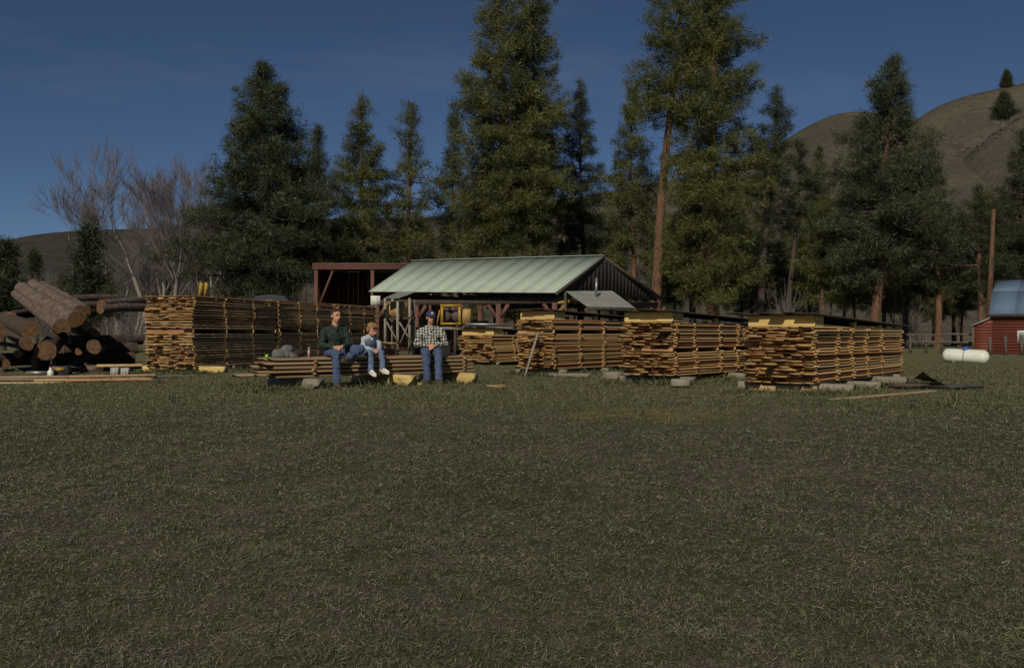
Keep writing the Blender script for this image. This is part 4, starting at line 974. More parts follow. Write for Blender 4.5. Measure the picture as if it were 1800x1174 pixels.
# ------------------------------------------------------------------ logs at the left
def log(a, b, ra, rb, label, mat='bark', seed=1, group='logs of the log pile'):
    a = Vector(a); b = Vector(b); rng = random.Random(seed); L = (b - a).length; root = thing('log', label, 'log', (0, 0, 0), 0, group); root.location = a
    d = b - a; n = 16; m = 16; V = []; f = []; dn = d.normalized(); up = Vector((0, 0, 1)) if abs(dn.z) < .9 else Vector((1, 0, 0))
    s = dn.cross(up).normalized(); t = s.cross(dn); ph = [rng.uniform(0, 6.28) for _ in range(6)]; bend = Vector((rng.uniform(-.05, .05), rng.uniform(-.05, .05), rng.uniform(-.03, .03)))
    for i in range(m + 1):
        q = i / m; c = d * q + bend * math.sin(q * PI); r = ra + (rb - ra) * q
        for j in range(n):
            th = 2 * PI * j / n; rr = r * (1 + .05 * math.sin(5 * th + ph[3] + 6 * q) * math.sin(11 * q + ph[4]) + .06 * math.sin(2 * th + ph[0] + q) + .03 * math.sin(3 * th + ph[1] + 3 * q) + .02 * math.sin(9 * q + ph[2] + th))
            V.append(tuple(c + s * rr * math.cos(th) + t * rr * math.sin(th)))
    for i in range(m):
        for j in range(n): k = (j + 1) % n; f.append([i * n + j, (i + 1) * n + j, (i + 1) * n + k, i * n + k])
    me = np_mesh('log', np.array(V), [np.array(f)], (M[mat],), True); mobj('stem', me, root)
    for e in (0, m):
        ring = [Vector(V[e * n + j]) for j in range(n)]; c = sum(ring, Vector()) / n; off = dn * (-.004 if e == 0 else .004)
        vv = [tuple(c + off)] + [tuple(p + off) for p in ring]; ff = [[0, 1 + j, 1 + (j + 1) % n] for j in range(n)]
        if e == 0: pass
        else: ff = [q[::-1] for q in ff]
        mobj('cut_end', np_mesh('cut_end', np.array(vv), [np.array(ff)], (M['logend'],)), root)
    return root
LG = [((134, 561, 25.0), (38, 506, 29.0), .23, .20, 'barklight', 'pale grey log slanting down, front one of the raised logs'),
      ((106, 574, 25.2), (30, 517, 29.0), .20, .17, 'barklight', 'reddish grey log below the front raised log'),
      ((140, 550, 26.2), (58, 501, 30.0), .23, .20, 'barklight', 'topmost pale log of the slanting logs'),
      ((148, 548, 27.2), (75, 503, 31.0), .2, .18, 'barklight', 'rear pale log of the slanting logs'),
      ((152, 573, 25.6), (92, 545, 29.5), .15, .14, 'bark', 'small log with bright end right of the slanting logs'),
      ((113, 573, 24.9), (88, 548, 28.5), .18, .17, 'bark', 'log with split orange end under the slanting logs'),
      ((54, 580, 24.2), (8, 558, 28.5), .24, .21, 'bark', 'log with large round tan end at left'),
      ((48, 606, 23.9), (10, 582, 27.8), .16, .15, 'bark', 'smaller log below the large round end'),
      ((80, 617, 24.2), (104, 592, 27.0), .27, .24, 'bark', 'thick short log with red brown end lying lowest'),
      ((-8, 582, 23.6), (-60, 560, 28), .26, .22, 'bark', 'log cut by the left edge of the picture'),
      ((168, 585, 26.0), (130, 578, 29.0), .14, .13, 'barklight', 'small pale log end right of the pile'),
      ((165, 610, 25.5), (148, 598, 27.6), .2, .18, 'bark', 'short reddish log lying right of the lowest thick log'),
      ((20, 556, 27.0), (80, 549, 29.5), .15, .14, 'bark', 'dark log lying across behind the round-ended log'),
      ((178, 535, 28.5), (262, 527, 31.0), .16, .15, 'barklight', 'pale barked log pointing right, upper one behind the long row'),
      ((176, 544, 28.0), (262, 541, 30.0), .14, .13, 'barklight', 'pale barked log pointing right, lower one behind the long row'),
      ((130, 525, 33.0), (205, 523, 34.0), .14, .13, 'bark', 'long dark log on the back of the pile'),
      ((130, 537, 32.6), (205, 535, 33.6), .14, .13, 'bark', 'second long dark log on the back of the pile'),
      ((120, 600, 29.5), (250, 597, 31.5), .2, .18, 'bark', 'dark thick log in the shade behind the slanting logs'),
      ((110, 615, 28.8), (240, 611, 30.0), .22, .2, 'bark', 'dark log low behind the pile'),
      ((95, 636, 27.6), (235, 631, 28.8), .25, .22, 'bark', 'dark bottom log behind the pile'),
      ((60, 637, 26.6), (170, 632, 28.0), .22, .2, 'bark', 'dark log under the middle of the pile'),
      ((-30, 636, 26.0), (60, 630, 27.5), .22, .2, 'bark', 'dark log under the left of the pile')]
for i, (a, b, ra, rb, m_, lab) in enumerate(LG):
    pa = P(*a); pb = P(*b); pb.z = max(pb.z, rb * .95)
    log(pa, pb, ra * .9, rb * .9, lab, m_, 200 + i)
lr_ = random.Random(12)
JL = ['short dark log leaning at the left of the heap', 'thin log poking up through the left of the heap', 'short dark log end under the slanting logs', 'thin broken pole across the heap front', 'stubby log right under the slanting logs', 'thin branch pole reaching right from the heap', 'stubby dark log at the right foot of the heap', 'short log at the left foot of the heap', 'thin crooked pole at the back of the heap', 'stubby pale log left of the concrete blocks']
for i in range(10):
    px = 10 + 18 * i + lr_.uniform(-6, 6); Yd = lr_.uniform(24.8, 27.2); x, y = XY(px, Yd); r = lr_.uniform(.06, .15); z = lr_.uniform(r, .75) if px < 150 else r
    an = lr_.uniform(-.5, 2.2); L_ = lr_.uniform(.9, 2.4); log((x, y, z), (x - math.cos(an) * L_ * .6, y + abs(math.sin(an)) * L_ + .4, z + lr_.uniform(-.1, .5) if px < 150 else r), r, r * .85, JL[i], 'bark' if i % 3 else 'barklight', 300 + i)
# chainsaw on the grass
cs = thing('chainsaw', 'dark chainsaw with orange yellow trim on the grass before the logs', 'chainsaw', (*XY(105, 22.6), 0), .3)
soften(MB().box((0, 0, .16), (.42, .24, .24)).build('engine_body', M['blackmetal'], cs), .03)
MB().box((.02, -.125, .2), (.2, .03, .08)).build('side_cover', M['yellow'], cs)
MB().tube([(-.16, -.1, .26), (-.16, -.1, .4), (-.16, .1, .4), (-.16, .1, .26)], .02, 8).build('front_handle', M['blackmetal'], cs)
MB().tube([(.2, 0, .1), (.42, 0, .12), (.45, 0, .22), (.2, 0, .26)], .022, 8).build('rear_handle', M['blackmetal'], cs)
MB().box((-.45, .05, .12), (.5, .01, .08)).build('guide_bar', M['steel'], cs)
jg = thing('oil_jug', 'small pale jug beside the chainsaw', 'jug', (*XY(89, 22.3), 0)); MB().tube([(0, 0, 0), (0, 0, .16), (0, 0, .2), (0, 0, .24)], [.07, .07, .03, .03], 12).build('body', M['white'], jg, True); MB().tube([(0, 0, .241), (0, 0, .265)], .032, 10).build('lid', M['red'], jg)

# ------------------------------------------------------------------ people
FOLD = bpy.data.textures.new('folds', 'CLOUDS'); FOLD.noise_scale = .085; FOLD.noise_depth = 2
def remeshed(name, mb, voxel, mats, parent, smooth=6, fold=0.0):
    me = mb.mesh('tmp'); o = bpy.data.objects.new('tmp', me); COL.objects.link(o)
    r = o.modifiers.new('r', 'REMESH'); r.mode = 'VOXEL'; r.voxel_size = voxel; r.use_smooth_shade = True
    s = o.modifiers.new('s', 'SMOOTH'); s.factor = .5; s.iterations = smooth
    if fold:
        dm = o.modifiers.new('d', 'DISPLACE'); dm.texture = FOLD; dm.strength = fold; dm.mid_level = .5; dm.texture_coords = 'LOCAL'
    dg = bpy.context.evaluated_depsgraph_get(); ev = o.evaluated_get(dg); nm = bpy.data.meshes.new_from_object(ev)
    bpy.data.objects.remove(o); bpy.data.meshes.remove(me); nm.name = name
    nm.materials.clear()
    for m in mats: nm.materials.append(m)
    nm.polygons.foreach_set('use_smooth', np.ones(len(nm.polygons), bool))
    return mobj(name, nm, parent)
def fabric(name, c1, c2, scale=60, fold=6):
    m, nt, N, L, B = nmat(name); tc = N.new('ShaderNodeTexCoord')
    w = noise(N, L, tc.outputs['Object'], scale, 2, .6); g = noise(N, L, tc.outputs['Object'], fold, 4, .6, (1, 1, .6))
    col = mixc(N, L, g, c2, c1); L.new(mixc(N, L, .25, col, ramp(N, L, w, [(.3, c2), (.7, c1)])), B.inputs['Base Color']); B.inputs['Roughness'].default_value = .9
    bump(N, L, B, g, .8, .03); return m
M['denim'] = fabric('blue denim', (.075, .115, .215), (.03, .048, .105)); M['denim_light'] = fabric('light blue denim', (.13, .19, .29), (.06, .095, .17))
M['sweat'] = fabric('dark green sweatshirt', (.016, .034, .026), (.008, .018, .014)); M['grey_knit'] = fabric('pale blue grey knit', (.40, .45, .50), (.28, .32, .37))
M['vest'] = fabric('slate blue vest', (.11, .13, .17), (.07, .085, .12)); M['skin'] = fabric('skin', (.50, .27, .18), (.42, .20, .13), 30, 5)
M['hair_dark'] = fabric('dark brown hair', (.04, .024, .016), (.018, .012, .01), 90, 30); M['hair_blond'] = fabric('sandy hair', (.33, .21, .09), (.19, .11, .045), 90, 30)
M['navy'] = fabric('navy cap cloth', (.03, .04, .12), (.02, .025, .07)); M['shoe_white'] = simple('white sneaker leather', (.72, .72, .66), (.5, .5, .46), 12, .6); M['boot'] = simple('brown work boot', (.09, .06, .045), (.05, .035, .028), 12, .7)
M['eye'] = simple('eye', (.02, .015, .012), None, 5, .3, 0); M['lip'] = simple('lip', (.36, .13, .10), None, 5, .5, 0)
M['badge'] = simple('pale cap badge', (.62, .58, .36), None, 5, .6, 0); M['tshirt'] = fabric('dark undershirt', (.03, .03, .035), (.02, .02, .022))
def plaid():
    m, nt, N, L, B = nmat('black and white plaid flannel'); tc = N.new('ShaderNodeTexCoord'); sp = N.new('ShaderNodeSeparateXYZ'); L.new(tc.outputs['Object'], sp.inputs[0])
    def stripe(out, fr, off=0.0):
        a = N.new('ShaderNodeMath'); a.operation = 'MULTIPLY_ADD'; a.inputs[1].default_value = fr; a.inputs[2].default_value = off; L.new(out, a.inputs[0])
        f = N.new('ShaderNodeMath'); f.operation = 'FRACT'; L.new(a.outputs[0], f.inputs[0])
        g = N.new('ShaderNodeMath'); g.operation = 'GREATER_THAN'; g.inputs[1].default_value = .5; L.new(f.outputs[0], g.inputs[0]); return g.outputs[0]
    nx = noise(N, L, tc.outputs['Object'], 5, 2); ad = N.new('ShaderNodeMath'); ad.operation = 'MULTIPLY_ADD'; ad.inputs[1].default_value = .12; L.new(nx, ad.inputs[0]); L.new(sp.outputs[2], ad.inputs[2])
    nx2 = noise(N, L, tc.outputs['Object'], 7, 2); ax = N.new('ShaderNodeMath'); ax.operation = 'MULTIPLY_ADD'; ax.inputs[1].default_value = .10; L.new(nx2, ax.inputs[0]); L.new(sp.outputs[0], ax.inputs[2])
    s1 = stripe(ax.outputs[0], 17.0); s2 = stripe(ad.outputs[0], 17.0, .2)
    t = N.new('ShaderNodeMath'); L.new(s1, t.inputs[0]); L.new(s2, t.inputs[1]); h = N.new('ShaderNodeMath'); h.operation = 'MULTIPLY'; h.inputs[1].default_value = .5; L.new(t.outputs[0], h.inputs[0])
    L.new(ramp(N, L, h.outputs[0], [(0, (.50, .50, .44)), (.45, (.16, .165, .15)), (.55, (.16, .165, .15)), (1, (.018, .02, .02))]), B.inputs['Base Color']); B.inputs['Roughness'].default_value = .9
    g = noise(N, L, tc.outputs['Object'], 6, 4, .6); bump(N, L, B, g, .8, .03); return m
M['plaid'] = plaid()

def hand(mb, w, d, up, s, curl=1.0, thumb_side=1):
    """w wrist, d hand direction, up back-of-hand normal"""
    d = Vector(d).normalized(); up = Vector(up); up = (up - d * up.dot(d)).normalized(); sd = d.cross(up) * thumb_side; w = Vector(w)
    rot = Matrix((d, sd, up)).transposed(); mb.sphere(w + d * .05 * s, (.052 * s, .042 * s, .017 * s), 12, 8, rot)
    for i, (o, L) in enumerate(((-.030, .072), (-.010, .082), (.011, .078), (.031, .060))):
        k = w + d * .088 * s + sd * (-o) * s; e1 = k + (d * .8 - up * .5 * curl) * L * .5 * s; e2 = e1 + (d * .25 - up * .95 * curl) * L * .5 * s
        mb.chain([k - d * .02 * s, k, e1, e2], [.010 * s, .010 * s, .0092 * s, .008 * s], 8)
    t0 = w + d * .025 * s + sd * .03 * s; t1 = t0 + (d * .6 + sd * .75 - up * .2) * .038 * s; t2 = t1 + (d * .9 + sd * .1 - up * .3) * .034 * s
    mb.chain([t0, t1, t2], [.013 * s, .011 * s, .009 * s], 8)

def person(label, loc_, rz, s, top_mat, leg_mat, shoe_mat, hair, J, head_turn=(0, 0, 0), cap=False, vest=False, bulk=1.0, grp=None):
    root = thing('person', label, 'person', loc_, rz); J = {k: Vector(v) for k, v in J.items()}
    hs = s['head']; hc = J['head']; HR = np.array(Euler(head_turn).to_matrix())
    def hp(x, y, z): return hc + Vector(HR @ np.array([x, y, z]) * hs)
    lr = s['leg']; ar = s['arm']; tw = s['torso']
    # ---- body: one continuous skin mesh
    b = MB()
    def headshape(mb):
        mb.sphere(hp(0, .012, .03), (.074 * hs, .092 * hs, .088 * hs), 20, 14, HR); mb.sphere(hp(0, -.02, -.035), (.058 * hs, .066 * hs, .078 * hs), 18, 12, HR)
        mb.sphere(hp(0, -.045, -.085), (.030 * hs, .030 * hs, .024 * hs), 12, 8, HR)
        mb.capsule(hp(0, -.082, .012), hp(0, -.104, -.022), .011 * hs, .016 * hs, 10); mb.capsule(hp(-.03, -.078, .03), hp(.03, -.078, .03), .012 * hs, .012 * hs, 8)
        mb.capsule(hp(-.02, -.082, -.055), hp(.02, -.082, -.055), .010 * hs, .010 * hs, 8)
        for q in (-1, 1): mb.sphere(hp(q * .077, .018, -.005), (.010 * hs, .022 * hs, .034 * hs), 10, 8, HR)
    headshape(b)
    b.chain([J['chest'], J['neck'], hc + Vector((0, .02, -.04)) * hs], [.06 * tw, .056 * hs, .052 * hs])
    b.chain([J['pelvis'], J['belly'], J['chest']], [.085 * tw, .085 * tw, .085 * tw])
    for q in 'LR':
        b.chain([J['chest'], J['sh' + q], J['el' + q], J['wr' + q]], [.06 * tw, .05 * ar, .038 * ar, .029 * ar])
        b.chain([J['pelvis'], J['hip' + q], J['kn' + q], J['an' + q]], [.08 * tw, .07 * lr, .05 * lr, .036 * lr])
        hd = J['hd' + q]; hand(b, J['wr' + q], hd, J['hu' + q], s['hand'], 1.0, 1 if q == 'L' else -1)
    remeshed('body', b, .009, (M['skin'],), root, 3)
    for q in (-1, 1):
        MB().sphere(hp(q * .031, -.083, .013), (.011 * hs, .006 * hs, .006 * hs), 10, 6, HR).build('eye', M['eye'], root, True)
        MB().capsule(hp(q * .018, -.091, .033), hp(q * .046, -.082, .033), .005 * hs, .004 * hs, 6).build('eyebrow', M[hair], root, True)
    MB().capsule(hp(-.02, -.090, -.052), hp(.02, -.090, -.052), .0055 * hs, .0055 * hs, 6).build('mouth', M['lip'], root, True)
    # ---- hair
    h = MB()
    if cap:
        h.sphere(hp(0, .03, -.005), (.081 * hs, .082 * hs, .072 * hs), 18, 12, HR)
    else:
        h.sphere(hp(0, .032, .056), (.081 * hs, .088 * hs, .072 * hs), 20, 14, HR); h.sphere(hp(0, .058, -.01), (.074 * hs, .062 * hs, .075 * hs), 16, 12, HR)
        h.capsule(hp(-.045, -.045, .092), hp(.045, -.045, .096), .020 * hs, .018 * hs, 10)
        for q in (-1, 1): h.capsule(hp(q * .074, .0, .05), hp(q * .073, .01, .0), .014 * hs, .010 * hs, 8)
        if hair == 'hair_blond':
            h.capsule(hp(-.06, -.058, .085), hp(.06, -.058, .075), .030 * hs, .028 * hs, 10)
            for q in (-1, 1): h.capsule(hp(q * .074, .01, .05), hp(q * .074, .02, -.03), .026 * hs, .016 * hs, 8)
            for i in range(14):
                a = i * 2.4; e = .2 + .6 * (i / 14); h.sphere(hp(.07 * math.cos(a) * (1 - e * .3), .03 + .075 * math.sin(a) * (1 - e * .3), .05 + .07 * e), .024 * hs, 8, 6)
    remeshed('hair', h, .007, (M[hair],), root, 2)
    if cap:
        c = MB(); V = []
        c.sphere(hp(0, .012, .058), (.089 * hs, .103 * hs, .080 * hs), 20, 14, HR); crown = remeshed('cap_crown', c, .007, (M['navy'],), root, 2)
        p = MB(); poly = [hp(.07 * math.cos(t), -.075 - .085 * math.sin(t), .046 - .018 * math.sin(t)) for t in np.linspace(0, PI, 13)]
        p.prism(poly, Vector(HR @ np.array([0, 0, .008])) * hs); p.build('cap_bill', M['navy'], root)
        MB().sphere(hp(0, -.085, .085), (.026 * hs, .010 * hs, .020 * hs), 12, 8, HR).build('cap_badge', M['badge'], root, True)
    # ---- clothes
    t = MB(); k = 1.22 * bulk
    ch = J['chest']; be = J['belly']; pe = J['pelvis']
    up = (ch - pe).normalized(); fx = Vector((1, 0, 0)); fy = up.cross(fx).normalized(); fx = fy.cross(up); TR = np.array(Matrix((fx, fy, up)).transposed())
    t.sphere(ch - up * .02, (.165 * tw * bulk, .120 * tw * bulk, .145 * tw), 22, 14, TR); t.sphere(be, (.150 * tw * bulk, .125 * tw * bulk, .16 * tw), 22, 14, TR)
    t.sphere(pe + up * .05 * tw, (.165 * tw * bulk, .130 * tw * bulk, .10 * tw), 22, 12, TR)
    t.chain([ch + up * .05 * tw, J['neck'] - up * .02], [.09 * tw, .060 * hs])
    for q in 'LR':
        t.chain([lerp(ch, J['neck'], .72), J['sh' + q]], [.066 * tw, .070 * ar * bulk])
        m1 = lerp(J['sh' + q], J['el' + q], .5)
        t.chain([J['sh' + q], m1, J['el' + q], lerp(J['el' + q], J['wr' + q], .5), lerp(J['el' + q], J['wr' + q], .93)], [.070 * ar * bulk, .058 * ar * bulk, .052 * ar * bulk, .048 * ar * bulk, .042 * ar * bulk])
        for i in range(5):   # creases of cloth
            rr = random.Random(i + ord(q)); c = lerp(J['sh' + q], J['el' + q], .3 + .16 * i); t.sphere(c + Vector((rr.uniform(-.015, .015), -.02, 0)), .056 * ar * bulk * rr.uniform(.95, 1.1), 10, 8)
    remeshed('shirt' if not vest else 'knit_shirt', t, .010, (top_mat,), root, 4, .05)
    if vest:
        v = MB(); v.sphere(ch - up * .01, (.172 * tw, .138 * tw, .15 * tw), 22, 14, TR); v.sphere(be, (.170 * tw, .138 * tw, .155 * tw), 22, 14, TR); remeshed('vest', v, .010, (M['vest'],), root, 3)
        MB().chain([J['neck'] + Vector((-.04, -.03, -.02)), ch + Vector((0, -.142 * tw, .03)), J['neck'] + Vector((.04, -.03, -.02))], [.018, .014, .018], 8).build('collar', M['grey_knit'], root, True)
    else:
        MB().chain([J['neck'] + Vector((-.055, .02, -.005)), J['neck'] + Vector((-.045, -.05, -.02)), ch + Vector((0, -.118 * tw * bulk, .07)), J['neck'] + Vector((.045, -.05, -.02)), J['neck'] + Vector((.055, .02, -.005))], [.020, .018, .012, .018, .020], 8).build('collar', top_mat, root, True)
    l = MB(); l.sphere(pe - Vector((0, 0, .01)), (.162 * tw, .13 * tw, .10 * tw), 20, 12)
    for q in 'LR':
        m1 = lerp(J['hip' + q], J['kn' + q], .5); m2 = lerp(J['kn' + q], J['an' + q], .35); m3 = lerp(J['kn' + q], J['an' + q], .7)
        l.chain([pe, J['hip' + q], m1, J['kn' + q], m2, m3, J['an' + q] + (J['an' + q] - J['kn' + q]).normalized() * .012], [.10 * tw, .098 * lr, .088 * lr, .074 * lr, .070 * lr, .064 * lr, .066 * lr])
        for i in range(4):
            rr = random.Random(i + 7 * ord(q)); c = lerp(J['kn' + q], J['an' + q], .15 + .22 * i); l.sphere(c + Vector((rr.uniform(-.012, .012), rr.uniform(-.01, .01), 0)), (.070 * lr, .070 * lr, .03), 12, 8)
    remeshed('jeans', l, .010, (leg_mat,), root, 4, .036)
    for q in 'LR':
        f = MB(); an = J['an' + q]; to = J['toe' + q]; d = (to - an); d.z = d.z if s.get('dangle') else 0; d.normalize(); dn = Vector((0, 0, -1)); w = s['foot']
        heel = an - d * .05 * w + dn * .055 * w; 
        f.chain([heel, an + d * .03 * w + dn * .045 * w, an + d * .13 * w + dn * .058 * w, an + d * .20 * w + dn * .062 * w], [.040 * w, .048 * w, .043 * w, .034 * w]); f.chain([an + Vector((0, 0, .03)), an + dn * .03 * w], [.05 * w, .05 * w])
        nmb = remeshed('shoe', f, .009, (shoe_mat,), root, 2)
        so_ = MB(); side = d.cross(Vector((0, 0, 1))).normalized()
        base = an + dn * .098 * w
        poly = [base - d * .09 * w + side * .03 * w, base + d * .08 * w + side * .045 * w, base + d * .2 * w + side * .036 * w, base + d * .235 * w, base + d * .2 * w - side * .036 * w, base + d * .08 * w - side * .045 * w, base - d * .09 * w - side * .03 * w]
        so_.prism(poly, Vector((0, 0, .022 * w))); so_.build('sole', M['boot'] if shoe_mat is not M['shoe_white'] else M['white'], root)
    return root

def bench_pt(px, inset):
    # point on the bench top, `inset` metres behind its front edge, seen at column px
    k = (px - 900) / F; c = Vector((*cb, 0)) + BW * inset
    s_ = (k * c.y - c.x) / (BL.x - k * BL.y); return c + BL * s_
p1 = bench_pt(586, .16); p2 = bench_pt(648, .16); p3 = bench_pt(757, .12)
SEAT = .575
J1 = dict(pelvis=(0, 0, .685), belly=(0, -.05, .82), chest=(0, -.10, .98), neck=(.0, -.125, 1.17), head=(.015, -.165, 1.335),
          shL=(.19, -.10, 1.045), elL=(.27, -.15, .80), wrL=(.075, -.375, .765), shR=(-.19, -.10, 1.045), elR=(-.27, -.14, .80), wrR=(-.085, -.37, .755),
          hdL=(-.75, -.55, -.2), huL=(.1, -.6, .8), hdR=(.75, -.55, -.15), huR=(-.1, -.6, .8),
          hipR=(-.09, -.03, .675), knR=(-.06, -.46, .635), anR=(-.055, -.47, .115), toeR=(-.06, -.66, .06), hipL=(.09, -.03, .675), knL=(.47, -.24, .715), anL=(.20, -.47, .585), toeL=(.06, -.58, .54))
person('man in dark green sweatshirt and jeans sitting with one leg folded on the pile', (p1.x, p1.y, 0), math.radians(24), dict(head=1.13, leg=1.12, arm=1.05, torso=1.05, hand=1.05, foot=1.1), M['sweat'], M['denim'], M['boot'], 'hair_dark', J1, (math.radians(4), 0, math.radians(14)))
J2 = dict(pelvis=(0, 0, .655), belly=(.0, -.03, .74), chest=(0, -.075, .85), neck=(.0, -.12, .975), head=(.0, -.185, 1.075),
          shL=(.13, -.085, .905), elL=(.19, -.13, .755), wrL=(.06, -.30, .695), shR=(-.13, -.085, .905), elR=(-.19, -.13, .755), wrR=(-.05, -.30, .69),
          hdL=(-.5, -.8, -.3), huL=(.2, -.5, .8), hdR=(.5, -.8, -.3), huR=(-.2, -.5, .8),
          hipR=(-.075, -.02, .65), knR=(-.10, -.34, .645), anR=(-.10, -.37, .33), toeR=(-.09, -.55, .29), hipL=(.075, -.02, .65), knL=(.12, -.34, .645), anL=(.13, -.40, .36), toeL=(.16, -.58, .33))
person('child with sandy hair, slate vest and white sneakers, head bowed', (p2.x, p2.y, 0), math.radians(30), dict(head=1.08, leg=.84, arm=.8, torso=.78, hand=.78, foot=.95, dangle=True), M['grey_knit'], M['denim_light'], M['shoe_white'], 'hair_blond', J2, (math.radians(24), 0, math.radians(22)), False, True)
J3 = dict(pelvis=(0, 0, .70), belly=(.0, -.04, .83), chest=(0, -.06, .99), neck=(.0, -.08, 1.17), head=(.0, -.125, 1.325),
          shL=(.20, -.07, 1.04), elL=(.29, -.10, .80), wrL=(.065, -.31, .775), shR=(-.20, -.07, 1.04), elR=(-.29, -.10, .80), wrR=(-.06, -.30, .785),
          hdL=(-.7, -.5, -.4), huL=(.2, -.7, .6), hdR=(.7, -.5, -.45), huR=(-.2, -.7, .6),
          hipR=(-.10, -.04, .68), knR=(-.115, -.40, .60), anR=(-.09, -.40, .115), toeR=(-.1, -.6, .06), hipL=(.10, -.04, .68), knL=(.13, -.42, .60), anL=(.13, -.55, .115), toeL=(.16, -.75, .06))
person('man in plaid flannel shirt and navy cap sitting with hands clasped', (p3.x, p3.y, 0), math.radians(8), dict(head=1.12, leg=1.15, arm=1.12, torso=1.1, hand=1.05, foot=1.1), M['plaid'], M['denim'], M['boot'], 'hair_dark', J3, (math.radians(5), 0, math.radians(12)), True, False, 1.08)

# jacket heap, bottle and bright green ball on the pile
bz = bench['top'] + gzf(*cb)
q = bench_pt(507, .5); jk = thing('jacket_heap', 'crumpled dark jacket and bag lying on the left of the bench pile', 'jacket', (q.x, q.y, bz), .6)
mb = MB(); rr = random.Random(5)
for i in range(16): mb.sphere((rr.uniform(-.22, .2), rr.uniform(-.1, .1), rr.uniform(.02, .11)), (rr.uniform(.07, .14), rr.uniform(.06, .1), rr.uniform(.04, .08)), 12, 8)
mb.sphere((-.02, 0, .16), (.13, .1, .08), 12, 8)
for v in mb.V: v[:, 2] = np.maximum(v[:, 2], .003)
remeshed('jacket', mb, .012, (fabric('grey camouflage jacket', (.22, .23, .20), (.008, .01, .02), 25, 9),), jk, 3)
mb = MB(); mb.sphere((.17, .02, .08), (.16, .12, .08), 14, 10); mb.capsule((.05, -.05, .16), (.26, -.02, .13), .03, .02)
remeshed('bag', mb, .012, (fabric('dark maroon bag', (.045, .022, .03), (.02, .012, .018)),), jk, 3)
q = bench_pt(543, .4); bt_ = thing('drink_bottle', 'clear plastic bottle with pink label beside the jacket heap', 'bottle', (q.x, q.y, bz)); bt_.scale = (.75, .75, .75)
MB().tube([(0, 0, 0), (0, 0, .15), (0, 0, .2), (0, 0, .235)], [.034, .036, .014, .013], 14).build('body', M['concrete'], bt_, True); MB().tube([(0, 0, .05), (0, 0, .11)], .0372, 14).build('band', M['lip'], bt_, True); MB().tube([(0, 0, .236), (0, 0, .255)], .016, 10).build('cap', M['white'], bt_, True)
q = bench_pt(469, .55); gb = MB().sphere((0, 0, .033), .034, 14, 10).build('ball', M['green'], None, True); gb.location = (q.x, q.y, bz); tag(gb, 'small bright green ball on the left end of the bench pile', 'ball')

# ------------------------------------------------------------------ grass
def blades(n, ylo, yhi, power, hmin, hmax, seed, pts=None, wscale=1.0):
    rng = np.random.RandomState(seed)
    if pts is None:
        u = rng.rand(n); e = 2 - power
        y = (ylo ** e + u * (yhi ** e - ylo ** e)) ** (1 / e) if abs(e) > 1e-6 else ylo * (yhi / ylo) ** u
        x = (rng.rand(n) * 2 - 1) * (0.58 * y + 1.5)
        # clumping
        keep = (fbm(x * 14.0, y * 14.0, 5, 3) + 0.75 * fbm(x * 1.1, y * 1.1, 6, 4) + 0.35 * rng.normal(size=n)) > -0.15 - 0.4 * sstep(11, 15, y)
        keep &= (((x - 1.9) / 2.4) ** 2 + ((y - 12.8) / 1.7) ** 2 + 0.5 * fbm(x * 3, y * 3, 8, 3) > 1) | (rng.rand(n) < .5)
        x, y = x[keep], y[keep]
    else: x, y = pts
    n = len(x); z = gz(x, y) - 0.004
    d = np.sqrt(x * x + y * y); h = rng.uniform(hmin, hmax, n) * rng.uniform(.5, 1.1, n)
    th = rng.rand(n) * 2 * PI; big_ = rng.rand(n) < .06; h = np.where(big_, h * 1.8, h); ln = rng.uniform(.8, 3.6, n) * h
    w = np.maximum(.0016, .00034 * d) * rng.uniform(.7, 1.3, n) * wscale
    wx, wy = -np.sin(th) * w, np.cos(th) * w
    b = np.stack([x, y, z], 1); side = np.stack([wx, wy, np.zeros(n)], 1); dirv = np.stack([np.cos(th) * ln, np.sin(th) * ln, np.zeros(n)], 1)
    up = np.stack([np.zeros(n), np.zeros(n), h], 1)
    mid = b + dirv * .35 + up * .65; tip = b + dirv + up * .85
    V = np.stack([b - side, b + side, mid + side * .8, mid - side * .8, tip], 1).reshape(-1, 3)
    i = np.arange(n)[:, None] * 5
    return V, i + np.array([0, 1, 2, 3]), i + np.array([3, 2, 4])
V1, q1, t1 = blades(310000, 3.2, 36, 1.95, .009, .026, 1)
o = mobj('grass', np_mesh('grass', V1, [q1, t1], (M['blade'],))); o['kind'] = 'stuff'; o['label'] = 'short patchy grass and straw covering the pasture'; o['category'] = 'grass'
# flattened dead stems and straw between the living grass
def thatch(n, ylo, yhi, power, seed):
    rng = np.random.RandomState(seed); u = rng.rand(n); e = 2 - power
    y = (ylo ** e + u * (yhi ** e - ylo ** e)) ** (1 / e); x = (rng.rand(n) * 2 - 1) * (0.58 * y + 1.5)
    keep = (((x - 1.9) / 2.4) ** 2 + ((y - 12.8) / 1.7) ** 2 + 0.5 * fbm(x * 3, y * 3, 8, 3) > 1) | (rng.rand(n) < .5); x, y = x[keep], y[keep]; n = len(x)
    d = np.sqrt(x * x + y * y); th = rng.rand(n) * 6.283; L_ = rng.uniform(.012, .045, n) * rng.uniform(.6, 1.3, n); w = np.maximum(.0016, .00034 * d) * rng.uniform(.6, 1.4, n)
    z = gz(x, y); b = np.stack([x, y, z + rng.uniform(.001, .010, n)], 1); dv = np.stack([np.cos(th) * L_, np.sin(th) * L_, rng.uniform(-.004, .022, n)], 1)
    sd_ = np.stack([-np.sin(th) * w, np.cos(th) * w, rng.normal(size=n) * w * .5], 1)
    V = np.stack([b - sd_, b + sd_, b + dv], 1).reshape(-1, 3); return V, np.arange(3 * n).reshape(-1, 3)
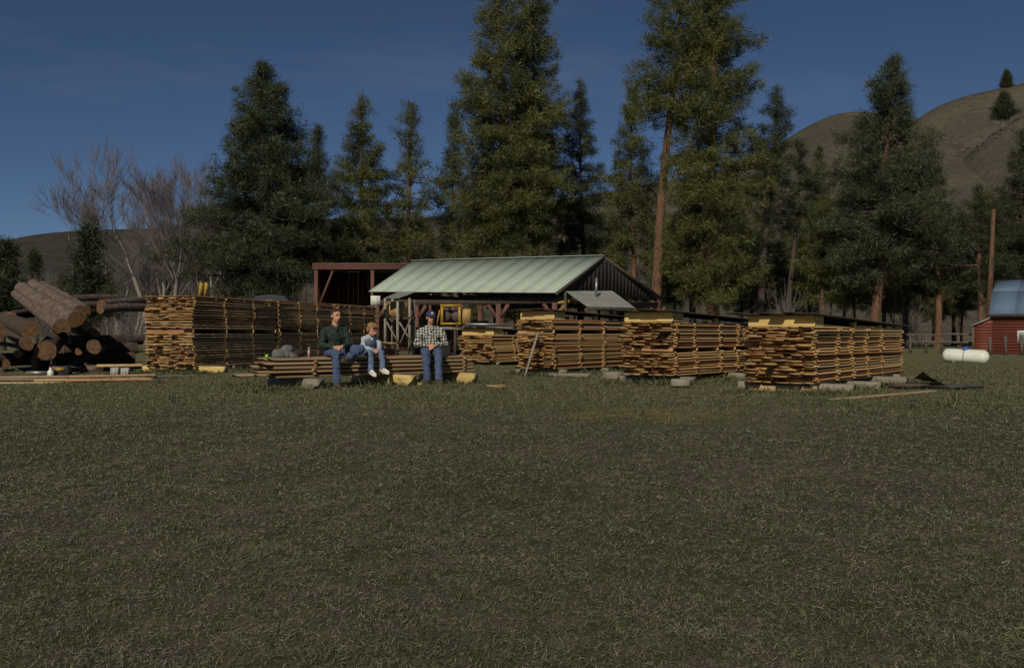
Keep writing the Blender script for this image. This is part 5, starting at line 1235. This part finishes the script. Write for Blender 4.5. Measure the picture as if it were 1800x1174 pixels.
def thatch_material():
    m, nt, N, L, B = nmat('dead straw'); geo = N.new('ShaderNodeNewGeometry'); tc = N.new('ShaderNodeTexCoord')
    big = noise(N, L, tc.outputs['Object'], 1.1, 6, .75)
    a = N.new('ShaderNodeMath'); a.operation = 'MULTIPLY_ADD'; a.inputs[1].default_value = .9; L.new(big, a.inputs[0])
    h = N.new('ShaderNodeMath'); h.operation = 'MULTIPLY_ADD'; h.inputs[1].default_value = .8; h.inputs[2].default_value = -.34; L.new(geo.outputs['Random Per Island'], h.inputs[0]); L.new(h.outputs[0], a.inputs[2])
    L.new(ramp(N, L, a.outputs[0], [(.05, (.055, .047, .035)), (.35, (.105, .106, .054)), (.62, (.155, .152, .08)), (.85, (.19, .168, .115)), (1.0, (.21, .188, .13))]), B.inputs['Base Color']); B.inputs['Roughness'].default_value = .85; return m
V3_, t3_ = thatch(430000, 3.2, 30, 2.15, 4)
o = mobj('dead_grass', np_mesh('dead_grass', V3_, t3_, (thatch_material(),))); o['kind'] = 'stuff'; o['label'] = 'flattened dead straw lying among the short grass'; o['category'] = 'grass'
# taller dry grass round the stacks
rg = np.random.RandomState(9); xs = []; ys = []
for (c, L, ln, wd) in ((cb, BL[:2], 4.4, 1.15), (c4, SR, 5.5, 1.2), (c3, SR, 5.2, 1.1), (c2, SR, 4.8, 1.0), ((la.x, la.y), SL, 5, 1.3)):
    Lv = np.array(L) / np.linalg.norm(L); Wv = np.array([-Lv[1], Lv[0]]); m_ = 2600
    s = rg.uniform(-.9, ln + .3, m_); t = -np.abs(rg.normal(size=m_)) * .38 - .06; e = rg.rand(m_) < .35
    s = np.where(e, -np.abs(rg.normal(size=m_)) * .4 - .08, s); t = np.where(e, rg.uniform(-.6, wd + .2, m_), t)
    xs.append(c[0] + Lv[0] * s + Wv[0] * t); ys.append(c[1] + Lv[1] * s + Wv[1] * t)
for i in range(420):   # scattered tufts
    y = rg.uniform(12, 22); x = rg.uniform(-.5, .55) * y; k_ = rg.randint(4, 16); xs.append(x + rg.normal(size=k_) * .07); ys.append(y + rg.normal(size=k_) * .07)
V2, q2, t2 = blades(0, 0, 0, 0, .04, .15, 3, (np.concatenate(xs), np.concatenate(ys)), .8)
o = mobj('tall_grass', np_mesh('tall_grass', V2, [q2, t2], (M['blade'],))); o['kind'] = 'stuff'; o['label'] = 'taller dry grass round the feet of the stacks'; o['category'] = 'grass'
